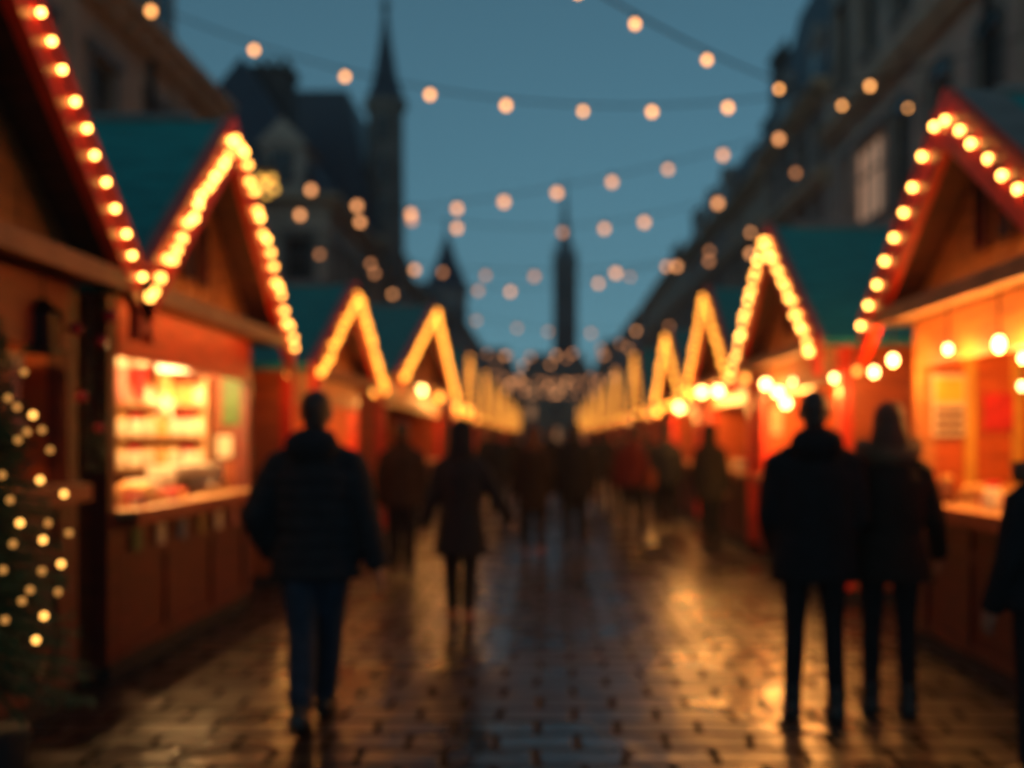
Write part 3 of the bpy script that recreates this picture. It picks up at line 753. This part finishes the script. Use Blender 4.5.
    if pipe is not None:
        MB(T).tube([(pipe, -.14, 0), (pipe, -.14, zc-.4)], .08, 8).build('drainpipe', BLACK, root)
    return root
# right side
building('tall stone building at the right edge with arched windows and a big lit window', 1, 9, 9, 31.8, 16.8,
    [(4.2, 6.4), (7.6, 9.9), (12.4, 14.8)], 9, STONE, 'mansard', 4, 2.2, 1.15, course=[11.1], special=[(17.6, 21.2, 7.7, 10.0)], arch_rows=(1,), pipe=11.2)
building('right building with a peaked slate roof beside the tallest one', 1, 9, 32, 41, 12.9, [(4.2, 6.4), (7.6, 9.8), (10.6, 12.0)], 4, STONE3, 'mansard', 5.6, 1.2, 1.1, dormers=2, course=[10.0], chimneys=((7.6, 2.0, 19.6, .6),))
building('right building with a low slate roof in the middle of the row', 1, 9, 41.2, 49.5, 12.6, [(4.2, 6.4), (7.6, 9.8)], 4, STONE2, 'mansard', 3.2, 1.2, 1.1, course=[10.4], chimneys=((1.2, 1.0, 17.6, .6), (7, 1.8, 16.6, .5)))
building('right building with two dormers beyond the low roofed one', 1, 9, 49.7, 64, 12.9, [(4.2, 6.4), (7.6, 9.8)], 6, STONE3, 'mansard', 3.2, 1.2, 1.1, dormers=3, course=[10.6], lits=((1, 4),), chimneys=((12.9, 1.6, 16.6, .7),))
building('long dark right building near the far end of the row', 1, 9, 64.2, 92, 13.6, [(4.2, 6.4), (7.6, 9.8)], 9, STONE2, 'mansard', 2.8, 1.6, 1.1, course=[10.8], chimneys=((8, 2, 17.6, .7), (20, 2, 17.4, .7)))
building('farthest building of the right row', 1, 8.6, 92.2, 128, 13.2, [(4.2, 6.4), (7.6, 9.8)], 9, STONE3, 'mansard', 3.2, 2, 1.1)
# left side
building('near left stone building with a slate mansard above the teal stall roof', -1, 9, 8, 27, 10.4, [(3.6, 5.8), (6.9, 9.2)], 7, STONE2, 'mansard', 2.2, 1.5, 1.1, dormers=3, chimneys=((9.0, 2.4, 14.4, .5),), pipe=14.4)
b2 = building('left townhouse with a steep blue hipped roof and a wall facing the camera', -1, 8.4, 38, 47.5, 10.6, [(3.6, 5.8), (7.0, 9.2)], 4, STONE2, 'hip', 6.0, 1.8, 1.1, depth=7.6, end_rows=[(3.6, 5.8), (7.2, 9.3)])
Td = lambda u, v, z: (-(8.4+u), 38+v, z)
d = MB(Td).box(.85, 2.45, -.2, 1.6, 10.9, 12.7)
d.add([(.65,-.3,12.702),(2.65,-.3,12.702),(1.65,-.3,13.7),(.65,2.4,12.702),(2.65,2.4,12.702),(1.65,2.4,13.7)], [(0,1,2),(3,5,4),(0,3,4,1),(1,4,5,2),(2,5,3,0)])
d = d.build('dormer', STONE, b2)
MB(Td).box(1.2, 2.1, -.26, -.205, 11.2, 12.5).build('window', FRAME, d); MB(Td).box(1.27, 2.03, -.275, -.262, 11.27, 12.43).build('pane', GLASSD, d)
ch = MB(Td).box(2.2, 3.7, 3.0, 4.2, 11.5, 16.6).box(2.1, 3.8, 2.9, 4.3, 16.602, 16.9)
for q in (2.5, 3.0, 3.5): ch.tube([(q, 3.6, 16.9), (q, 3.6, 17.4)], .14, 8)
ch.build('chimney', DARKM, b2)
tw = building('tall left pavilion with a needle spire rising above the roofs', -1, 8.2, 47.7, 57, 11.0, [(3.6, 5.8), (7.0, 9.2)], 3, STONE2, 'mansard', 7.2, 1.5, 1.1, depth=7)
# corner turret with spire
Tt = lambda u, v, z: (-8.0+u, 49.2+v, z)
q = MB(Tt).loft([(0,0,8.4,.3,.3),(0,0,9.6,.95,.95),(0,0,17.6,.88,.88),(0,0,17.8,1.1,1.1),(0,0,18.1,1.1,1.1)], 8); q = q.build('turret', TURR, tw)
MB(Tt).loft([(0,0,18.102,1.05,1.05),(0,0,19.2,.62,.62),(0,0,21.4,.26,.26),(0,0,23.0,.09,.09)], 8).build('spire', SLATE, q)
MB(Tt).ball((0, 0, 22.9), .24).tube([(0,0,23.0),(0,0,24.0)], .07, 6).build('finial', BLACK, q)
for k in range(3): MB(Tt).box(-.25, .25, -.97, -.85, 12.0+2*k, 13.2+2*k).build('turret_window', GLASSD, q)
building('low left building past the spired pavilion', -1, 8.6, 57.2, 78, 11.0, [(3.6, 5.8), (7.0, 9.2)], 7, STONE3, 'mansard', 2.4, 1.5, 1.1, lits=((1, 3),), chimneys=((15, 2, 14.5, .6),))
t3 = building('left corner building with a conical turret roof', -1, 8.6, 78.2, 92, 11.5, [(3.6, 5.8), (7.0, 9.2)], 5, STONE2, 'mansard', 2.2, 1.5, 1.1)
Tc = lambda u, v, z: (-8.4+u, 83+v, z)
q = MB(Tc).loft([(0,0,3.5,1.7,1.7),(0,0,13.6,1.7,1.7),(0,0,13.7,1.95,1.95),(0,0,14.0,1.95,1.95)], 16).build('turret', STONE3, t3)
MB(Tc).loft([(0,0,14.002,1.9,1.9),(0,0,16.4,.85,.85),(0,0,18.6,.12,.12),(0,0,20.4,.03,.03)], 16).build('cone_roof', SLATE, q)
for k in range(5):
    a = -PI/2 + (k-2)*.55; MB(Tc).box(1.68*math.cos(a)-.2, 1.68*math.cos(a)+.2, 1.68*math.sin(a)-.06, 1.68*math.sin(a)+.02, 10.5, 12.3).build('turret_window', GLASSD, q)
building('farthest building of the left row', -1, 8.6, 92.2, 128, 13.0, [(3.6, 5.8), (7.0, 9.2)], 9, STONE3, 'mansard', 3, 2, 1.1)
# closing row
def closing(x0, x1, Y, zc, wall, label, zr):
    root = thing('town_building', (0, 0, 0), label, 'building', 'old buildings along the street')
    T = lambda u, v, z: (x0+u, Y+v, z); L = x1-x0; n = int(L/2.6); ops = []
    for a, b in ((1.2, 3.2), (4.4, 6.4), (7.4, 9.2)):
        for k in range(n): ops.append((L*(k+.5)/n-.55, L*(k+.5)/n+.55, a, b))
    w = MB(); wall_open(w, T, L, 0, zc, ops); m = MB(T); m.add([(0,0,0),(0,8,0),(0,8,zc),(0,0,zc),(L,0,0),(L,8,0),(L,8,zc),(L,0,zc)], [(0,1,2,3),(4,7,6,5),(1,5,6,2),(3,2,6,7)])
    o_ = len(w.v); w.v += m.v; w.f += [tuple(o_+i for i in f) for f in m.f]; w.build('wall', wall, root)
    for i, o in enumerate(ops): window(root, T, o, STREETGLOW if R.random() < .8 else None)
    MB(T).box(-.2, L+.2, -.4, .1, zc+.002, zc+.3).build('cornice', TRIM, root)
    r = MB(T); r.add([(0,-.1,zc+.3),(L,-.1,zc+.3),(L,8,zc+.3),(0,8,zc+.3),(1.5,4,zc+.3+zr),(L-1.5,4,zc+.3+zr)], [(0,1,5,4),(1,2,5),(2,3,4,5),(3,0,4),(0,3,2,1)]); r.build('roof', TILE, root)
closing(-15, -4.2, 136, 10.5, STONE2, 'left house of the row closing the end of the street', 3.6)
closing(-4, 6.2, 136.6, 10.2, TRIM, 'middle house of the row closing the end of the street', 3.2)
closing(6.4, 17, 136, 11, STONE2, 'right house of the row closing the end of the street', 4.4)
# church tower beyond
tw = thing('church_tower', (2.6, 152, 0), 'slim dark church tower with a needle spire at the street end', 'tower')
b = MB().box(-1.6, 1.6, -1.6, 1.6, 0, 28).box(-1.9, 1.9, -1.9, 1.9, 28.002, 28.7)
for sx in (-1, 1):
    for sy in (-1, 1): b.box(sx*1.6-.22, sx*1.6+.22, sy*1.6-.22, sy*1.6+.22, .01, 27.99); b.loft([(sx*1.6, sy*1.6, 28.702, .3, .3), (sx*1.6, sy*1.6, 31, .05, .05)], 6)
b.build('tower_wall', DARKM, tw)
for z in (15, 22): MB().box(-.55, .55, -1.66, -1.605, z, z+3.6).build('louvre_window', BLACK, tw)
MB().loft([(0,0,28.702,1.5,1.5),(0,0,31,1.05,1.05),(0,0,34,.6,.6),(0,0,40,.12,.12),(0,0,42,.05,.05)], 8).build('spire', SLATE, tw)
# lantern on a bracket
p = at(266, 187, 24.4)
t = thing('wall_lantern', p, 'yellow lantern on a bracket above the jar stall roof', 'lantern')
MB().tube([(p.x*0-(9.0+p.x), 0, .9), (-.3, 0, .95), (0, 0, .8), (0, 0, .45)], .04, 6).build('bracket', BLACK, t)
MB().loft([(0,0,.3,.34,.34),(0,0,.42,.2,.2),(0,0,.5,.04,.04)], 8).build('lantern_roof', BLACK, t)
for dx, dz in ((0, .1), (-.2, -.05), (.2, -.05), (0, -.22), (-.14, .2), (.14, .2)):
    MB().ball((dx, 0, dz), .085).build('bulb', LANT, t, True)
MB().loft([(0,0,-.32,.05,.05),(0,0,-.28,.2,.2),(0,0,-.26,.05,.05)], 8).build('lantern_base', BLACK, t)

# ------------------------------------------------------------------ people
def remesh(mb, name, m, parent, vox, smooth=4):
    me = bpy.data.meshes.new('tmp'); me.from_pydata(mb.v, [], mb.f)
    bm = bmesh.new(); bm.from_mesh(me); bmesh.ops.recalc_face_normals(bm, faces=bm.faces); bm.to_mesh(me); bm.free()
    o = bpy.data.objects.new(name, me); col.objects.link(o)
    r = o.modifiers.new('r', 'REMESH'); r.mode = 'VOXEL'; r.voxel_size = vox; r.use_smooth_shade = True
    s = o.modifiers.new('s', 'SMOOTH'); s.factor = .5; s.iterations = smooth
    dg = bpy.context.evaluated_depsgraph_get()
    nm = bpy.data.meshes.new_from_object(o.evaluated_get(dg)); nm.name = name
    o.modifiers.clear(); o.data = nm; nm.materials.clear(); nm.materials.append(m)
    for p in nm.polygons: p.use_smooth = True
    o.parent = parent
    return o
def person(label, x, y, rz, h, coat, trous, hem=.78, legs=((.0, .05), (.0, .05)), arms=((.18, .0, .25, .1), (.18, .0, .25, .1)), hair='short', hairm=HAIRB, shoe=SHOE, hood=None, quilt=False, fem=False, flare=0, lod=1, turn=0, acc=None, slim=1.0, stance=.1, lean=0.0):
    """legs: (swing, knee flex) left, right; arms: (abduct, swing, elbow flex, inward)"""
    root = thing('person', (x, y, 0), label, 'person', None, rz)
    k = h/1.78; vb = (.0075, .011, .017)[lod]; vc = (.011, .014, .02)[lod]
    if lod == 0: vb = .006
    sw = .175 if fem else .192
    J = {}
    for i, sx in enumerate((-1, 1)):
        a, fl = legs[i]; hip = Vector((sx*.09, 0, .92))
        kn = hip + Vector((sx*(stance-.09)*.5, math.sin(a)*.43, -math.cos(a)*.43))
        an = kn + Vector((sx*(stance-.09)*.5, math.sin(a-fl)*.41, -math.cos(a-fl)*.41))
        J[sx] = [hip, kn, an, a-fl]
    low = min(J[s][2].z for s in (-1, 1)) - .085
    up = -low
    for s in (-1, 1):
        for q in range(3): J[s][q].z += up
    A = {}
    for i, sx in enumerate((-1, 1)):
        ab, sg, el, inn = arms[i]; sh = Vector((sx*sw, 0, 1.375+up))
        d1 = Vector((sx*math.sin(ab), math.sin(sg), -math.cos(ab)*math.cos(sg))).normalized()
        e = sh + d1*.29
        d2 = Vector((sx*(math.sin(ab)-inn*1.6), math.sin(sg+el), -math.cos(sg+el))).normalized()
        w = e + d2*.255
        A[sx] = [sh, e, w, d2]
    zz = up
    S_ = lambda mb: setattr(mb, 'v', [(p[0]*k, (p[1] + lean*max(0, p[2]-.9))*k, p[2]*k) for p in mb.v])
    # ---- body: one continuous surface
    b = MB()
    b.loft([(0,0,.86+zz,.13,.10),(0,0,.95+zz,.165,.115),(0,0,1.1+zz,.14,.095),(0,0,1.28+zz,.165,.11),(0,0,1.42+zz,.15,.085),(0,0,1.47+zz,.07,.06),(0,0,1.56+zz,.058,.06)], 18)
    for s in (-1, 1):
        hip, kn, an, fa_ = J[s]
        b.tube([hip+Vector((0,0,.03)), hip, (hip+kn)/2, kn, kn+(an-kn)*.3, an], [.085, .088] + [q*slim for q in (.075,.055,.056,.036)], 12)
        sh, e, w, d2 = A[s]
        b.tube([Vector((s*.1, 0, 1.43+zz)), sh, (sh+e)/2, e, e+(w-e)*.3, w], [.06,.055,.047,.04,.041,.026], 12)
        side = d2.cross(Vector((0, 1, 0))).normalized()*1 if abs(d2.y) < .9 else Vector((1, 0, 0))
        fwd = Vector((0, 1, 0)) - d2*d2.y; fwd.normalize()
        inn = Vector((-s, 0, 0)); inn = (inn - d2*inn.dot(d2)); inn = (inn - fwd*inn.dot(fwd)).normalized()
        palm = w + d2*.045
        for q in range(4):
            f0 = fwd*(.028-.019*q); ln = (.072, .08, .075, .06)[q]
            base = w + d2*.085 + f0
            b.tube([w + d2*.01 + f0*.7, w + d2*.05 + f0, base, base+d2*ln*.5+inn*.012, base+d2*ln*.85+inn*.035], [.015,.0145,.0105,.0095,.0075], 8)
        b.tube([w+fwd*.012, w+d2*.03+fwd*.035+inn*.008, w+d2*.065+fwd*.05+inn*.022, w+d2*.09+fwd*.05+inn*.032], [.014,.0135,.0115,.009], 8)
    # head
    tr = math.sin(turn), math.cos(turn)
    hz = 1.665+zz
    def hp(px, py, pz): return (px*tr[1]+py*tr[0], py*tr[1]-px*tr[0]+.01, hz+pz)
    b.ball(hp(0,-.008,.012), (.077,.096,.108), 20, 14); b.ball(hp(0,.025,-.055), (.055,.062,.06), 16, 10)
    b.tube([hp(0,.088,.02), hp(0,.1,.0), hp(0,.108,-.022)], [.009,.012,.016], 8)
    b.ball(hp(0,.08,-.058), (.025,.012,.009)); b.ball(hp(0,.07,-.095), (.025,.02,.018))
    for s in (-1, 1):
        b.ball(hp(s*.08,-.005,-.005), (.012,.022,.032)); b.ball(hp(s*.032,.086,.035), (.024,.01,.007)); b.ball(hp(s*.03,.08,.014), (.013,.011,.009))
    S_(b); remesh(b, 'body', SKIN, root, vb*k, 2 if lod == 0 else 2)
    # ---- trousers
    t = MB()
    t.loft([(0,0,.83+zz,.14,.105),(0,0,.93+zz,.178,.128),(0,0,1.04+zz,.165,.118)], 18)
    tr_ = [.105,.11,.098,.077,.077,.064] if not fem else [.105,.107,.096,.076,.074,.064]
    tr_ = [q*(1 if n_ < 2 else slim) for n_, q in enumerate(tr_)]
    for s in (-1, 1):
        hip, kn, an, fa_ = J[s]
        t.tube([hip+Vector((0,0,.05)), hip, (hip+kn)/2, kn, kn+(an-kn)*.35, an+(kn-an)*.06], tr_, 14)
    S_(t); remesh(t, 'trousers', trous, root, vc*k, 3)
    # ---- shoes
    for s in (-1, 1):
        hip, kn, an, fa_ = J[s]; pit = min(0, fa_)*.9
        f = MB(); cp, sp_ = math.cos(pit), math.sin(pit)
        def ft(px, py, pz): return (an.x+px, an.y+py*cp-pz*sp_, an.z+py*sp_+pz*cp)
        f.tube([ft(0,-.06,-.045), ft(0,-.01,-.042), ft(0,.08,-.05), ft(0,.15,-.06), ft(0,.185,-.064)], [.044,.056,.056,.046,.024], 12)
        f.tube([ft(0,0,-.04), ft(0,-.005,.04), ft(0,-.005,.10)], [.05,.054,.056], 12)
        f.v = [(p[0], p[1], max(p[2], .0)) for p in f.v]
        S_(f); remesh(f, 'shoe', shoe, root, vc*k*.8, 2)
    # ---- coat
    c = MB(); hm = hem/k
    wr = .205 if fem else .222
    secs = [(0,0,hm+zz,wr+.015+flare,.150+flare*.7),(0,0,hm+.04+zz,wr+.012+flare,.15+flare*.65)]
    mid = 1.03 if hm < .98 else hm+.06
    secs += [(0,0,mid+zz,wr-(.025 if fem else .0),.14)]
    for z, rx, ry in ((1.18,wr+.0,.15),(1.32,wr+.012,.155),(1.38,wr-.02,.14),(1.46,wr-.095,.115),(1.535,.098,.098),(1.575,.092,.095)): secs.append((0,0,z+zz,rx,ry))
    if quilt:
        out = []
        for i in range(len(secs)-1):
            a_, b_ = secs[i], secs[i+1]; n = max(2, int((b_[2]-a_[2])/.012))
            for q in range(n):
                tt = q/n; s_ = [a_[j]+(b_[j]-a_[j])*tt for j in range(5)]; e = .011*abs(math.sin(s_[2]*PI/.085)); s_[3] += e; s_[4] += e; out.append(tuple(s_))
        secs = out + [secs[-1]]
    c.loft(secs, 24)
    for s in (-1, 1):
        sh, e, w, d2 = A[s]
        base = [Vector((s*.07,0,1.445+zz)), sh, (sh+e)/2, e, (e+w)/2, w+d2*.01]; rad = [.078,.088,.082,.074,.068,.058] if not fem else [.07,.078,.072,.066,.06,.056]
        if quilt:
            P2 = []; R2_ = []
            for i in range(1, 5):
                for q in range(8):
                    tt = q/8; P2.append(base[i].lerp(base[i+1], tt)); R2_.append(rad[i]+(rad[i+1]-rad[i])*tt + .009*abs(math.sin((i*8+q)*PI/5)))
            base = [base[0]]+P2+[base[5]]; rad = [rad[0]]+R2_+[rad[5]]
        c.tube(base, rad, 14)
    if hood == 'down':
        pass
    if hood == 'down':
        c.ball((0,-.105,1.50+zz), (.145,.085,.095), 16, 10); c.ball((0,-.015,1.525+zz), (.112,.11,.062), 16, 10)
    S_(c); remesh(c, 'coat', coat, root, vc*k, 3)
    if hood == 'fur':
        f = MB(); rf = random.Random(3)
        ring = []
        for q in range(15):
            t_ = -.35 + (PI+.7)*q/14; ring.append(Vector((.135*math.cos(t_), -.125*math.sin(t_)+.02, 1.525+zz-.05*max(0, math.sin(t_)))))
        f.tube(ring, [.04]+[.055]*13+[.04], 12)
        for q in range(420):
            i = rf.randrange(15); c0 = ring[i]; d = Vector((rf.uniform(-1,1), rf.uniform(-1,1), rf.uniform(-1,1))).normalized()
            a_, b_ = frame_of(d); p0_ = c0+d*.045; f.add([p0_-a_*.008, p0_+a_*.008, p0_+d*rf.uniform(.025,.045)], [(0,1,2)])
        S_(f); f.build('fur_collar', FUR, root, True)
    # ---- hair
    hr = MB()
    if hair == 'short':
        hr.ball(hp(0,-.016,.03), (.083,.1,.1), 18, 12); hr.ball(hp(0,-.05,-.03), (.066,.055,.07), 14, 8)
    elif hair == 'long':
        hr.ball(hp(0,-.018,.025), (.09,.105,.105), 18, 12)
        hr.loft([(0,-.05,1.36+zz,.085,.035),(0,-.065,1.42+zz,.115,.05),(0,-.045,1.52+zz,.12,.07),(0,-.03,1.62+zz,.1,.088),(0,-.02,1.7+zz,.08,.085)], 18)
    elif hair == 'bun':
        hr.ball(hp(0,-.016,.03), (.085,.1,.1), 18, 12); hr.ball(hp(0,-.1,.05), .042)
    elif hair == 'hat':
        hr.ball(hp(0,-.012,.045), (.092,.108,.1), 18, 12); hr.ball(hp(0,-.012,.15), .03)
    elif hair == 'hood':
        hr.ball(hp(0,-.03,.02), (.115,.125,.135), 18, 12); hr.loft([(0,-.02,1.46+zz,.13,.11),(0,-.03,1.56+zz,.115,.115),(0,-.03,1.66+zz,.11,.11)], 18)
    S_(hr); remesh(hr, {'hat': 'knit_hat', 'hood': 'hood'}.get(hair, 'hair'), hairm, root, vc*k*.8, 3)
    if acc == 'bag':
        bg = thing('shoulder_bag', (x+.3, y+.03, 0), 'rust shoulder bag carried by the person in the red jacket', 'bag')
        MB().box(-.06, .06, -.16, .16, .78, 1.06).build('bag_body', ORJ, bg, bevel=.02)
        MB().tube([(0, -.12, 1.06), (-.08, -.06, 1.43), (-.08, .06, 1.43), (0, .12, 1.06)], .012, 6).build('strap', SHOE, bg)
    return root

def X(px, Y): return (px-VX)*Y/FPX
person('man in a quilted dark navy jacket and blue jeans walking away on the left', X(316, 5.4), 5.4, .02, 1.80, NAVY, JEAN, .80, legs=((-.2, .34), (.22, .04)), arms=((.42, -.2, .8, .42), (.27, -.1, .15, .0)), hair='short', hood='down', quilt=True, lod=0, stance=.015)
person('woman in a long charcoal coat walking away with arms held out', X(461, 8.4), 8.4, 0, 1.68, CHAR, BLK, .56, legs=((.14, .05), (-.14, .2)), arms=((.3, .0, .15, .0), (.5, .0, .2, -.02)), hair='hood', hairm=CHAR, fem=True, flare=.03, lod=1, stance=.08, shoe=BROWNSHOE)
person('person in a brown jacket between the man in navy and the woman in charcoal', X(402, 11.2), 11.2, 0, 1.73, BRN, BLK, .78, legs=((.12, .04), (-.12, .2)), hair='short', lod=1)
person('person in a dark brown coat in the middle of the street with tan shoes', X(533, 13.2), 13.2, 0, 1.73, DKBR, DKBR, .58, legs=((.15, .04), (-.12, .25)), hair='long', hairm=HAIRL, fem=True, lod=1, shoe=BROWNSHOE)
person('person in black just right of the one in the brown coat', X(575, 13.7), 13.7, 0, 1.76, BLK, BLK, .74, legs=((-.12, .2), (.12, .04)), hair='short', lod=1)
person('person in a red jacket carrying a rust shoulder bag', X(632, 15.6), 15.6, .2, 1.74, REDJ, BLK, .80, legs=((.1, .04), (-.1, .15)), hair='short', lod=1, acc='bag')
person('person in a navy jacket right of the red jacket', X(667, 17.2), 17.2, -.1, 1.74, NAVY, BLK, .76, legs=((.1, .04), (-.1, .15)), hair='hat', hairm=CHAR, lod=1)
person('person in an olive coat standing by the third right stall', X(710, 14.3), 14.3, -.7, 1.74, OLIV, BLK, .66, legs=((.03, .04), (-.03, .04)), hair='hood', hairm=OLIV, lod=1)
person('man in a short dark coat with hood down standing at the right stalls', X(814, 5.5), 5.5, -.12, 1.79, BLK, BLK, .75, legs=((.02, .03), (-.02, .03)), arms=((.13, .05, .7, .2), (.13, .05, .8, .22)), hair='short', hood='down', lod=0, stance=.115, flare=.0, slim=.76)
person('woman with long brown hair and a fur collar standing beside the man at the right', X(889, 5.6), 5.6, -.15, 1.73, DKBR, BLK, .74, legs=((.02, .03), (-.03, .05)), arms=((.2, .05, .5, .12), (.3, .1, .55, .05)), hair='long', hairm=HAIRL, hood='fur', fem=True, flare=.03, lod=0, stance=.10, slim=.76)
person('person with a fur trimmed hood cut off by the right edge', X(1050, 4.4), 4.4, .3, 1.62, BLK, BLK, .78, legs=((.02, .03), (-.02, .03)), arms=((.2, .05, .35, .1), (.2, .1, 1.2, .15)), hair='long', hairm=HAIRB, hood='fur', fem=True, flare=.03, lod=0)
crowd = [(497, 19, CHAR, 1.74, 'grey coat left of the street centre'), (516, 22, DKBR, 1.7, 'brown coat in the far crowd left of centre'), (487, 24, BLK, 1.78, 'black coat near the far left stalls'), (552, 24, DKBR, 1.8, 'tall brown coat in the far crowd at centre'),
         (590, 21, CHAR, 1.72, 'grey coat right of the street centre'), (607, 24, BLK, 1.76, 'black jacket near the far right stalls'), (566, 29, REDJ, 1.7, 'small red jacket in the far crowd'), (528, 30, NAVY, 1.75, 'navy jacket in the far crowd'),
         (620, 18.5, BRN, 1.7, 'brown jacket left of the red jacket'), (648, 21, BLK, 1.76, 'black coat behind the red and navy jackets'), (540, 36, BLK, 1.76, 'black coat farthest down the street'), (580, 38, OLIV, 1.7, 'olive coat far down the street'), (509, 28, OLIV, 1.72, 'olive coat beside the far left stalls'), (598, 31, NAVY, 1.74, 'navy coat far off by the right stalls')]
for i, (px, Y, m_, h_, lb) in enumerate(crowd):
    person('far off person in a '+lb, X(px, Y), Y, R.choice((0, 0, .3, PI)), h_, m_, R.choice((BLK, DJEAN)), R.choice((.62, .75, .8)), legs=((.14, .04), (-.12, .2)), hair=R.choice(('short', 'hat', 'long')), hairm=R.choice((HAIRB, HAIRL)), lod=2, fem=i % 2 == 0)

hz = bpy.data.materials.new('street_air'); hz.use_nodes = True
for n_ in list(hz.node_tree.nodes):
    if n_.type != 'OUTPUT_MATERIAL': hz.node_tree.nodes.remove(n_)
pv = hz.node_tree.nodes.new('ShaderNodeVolumePrincipled'); pv.inputs['Density'].default_value = HAZE; pv.inputs['Color'].default_value = (.85, .87, .9, 1)
hz.node_tree.links.new(pv.outputs[0], [n_ for n_ in hz.node_tree.nodes if n_.type == 'OUTPUT_MATERIAL'][0].inputs['Volume'])
h_ = MB().box(-152, 152, -42, 262, -1.3, 46).build('haze', hz); tag(h_, kind='stuff')
# ------------------------------------------------------------------ sky, sun, camera
w = bpy.data.worlds.new('World'); sc.world = w; w.use_nodes = True
nt = w.node_tree; bg = nt.nodes['Background']
sky = nt.nodes.new('ShaderNodeTexSky'); sky.sky_type = 'NISHITA'; sky.sun_disc = False
sky.sun_elevation = math.radians(6); sky.sun_rotation = math.radians(200); sky.ozone_density = 4.0; sky.air_density = 1.2; sky.dust_density = .3
wc = nt.nodes.new('ShaderNodeTexCoord'); wm = nt.nodes.new('ShaderNodeMapping'); wm.inputs['Location'].default_value = (0, 0, .28)
nt.links.new(wc.outputs['Generated'], wm.inputs['Vector']); nt.links.new(wm.outputs[0], sky.inputs['Vector'])
tint = nt.nodes.new('ShaderNodeMixRGB'); tint.blend_type = 'MULTIPLY'; tint.inputs[0].default_value = 1; tint.inputs[2].default_value = (1.52, 1.47, 1.0, 1)
nt.links.new(sky.outputs[0], tint.inputs[1]); nt.links.new(tint.outputs[0], bg.inputs['Color']); bg.inputs['Strength'].default_value = .15
sl = bpy.data.lights.new('dusk_sun', 'SUN'); sl.energy = .02; sl.angle = math.radians(12); sl.color = (1, .8, .65)
so = bpy.data.objects.new('dusk_sun', sl); col.objects.link(so); so.rotation_euler = (math.radians(87), 0, math.radians(-20)); so.location = (0, -20, 30)

cam = bpy.data.cameras.new('camera'); co = bpy.data.objects.new('camera', cam); col.objects.link(co); sc.camera = co
cam.sensor_width = 36; cam.lens = 36*FPX/1024; cam.clip_start = .05; cam.clip_end = 3000
co.location = (0, 0, H); co.rotation_euler = (PI/2, 0, 0)
cam.shift_x = -(VX-512)/1024; cam.shift_y = (VY-384)/1024
cam.dof.use_dof = True; cam.dof.focus_distance = 1.75; cam.dof.aperture_fstop = cam.lens/29.0; cam.dof.aperture_blades = 0

sc.view_settings.view_transform = 'Standard'; sc.view_settings.look = 'None'; sc.view_settings.exposure = 0; sc.view_settings.gamma = 1
try: sc.view_settings.use_curve_mapping = False
except Exception: pass
cy = sc.cycles
cy.use_denoising = True; cy.use_adaptive_sampling = False; cy.max_bounces = 4; cy.diffuse_bounces = 2; cy.glossy_bounces = 2
cy.sample_clamp_indirect = 4; cy.caustics_reflective = False; cy.caustics_refractive = False; cy.use_light_tree = True; cy.volume_bounces = 0; cy.volume_step_rate = 4
cy.filter_width = 1.5
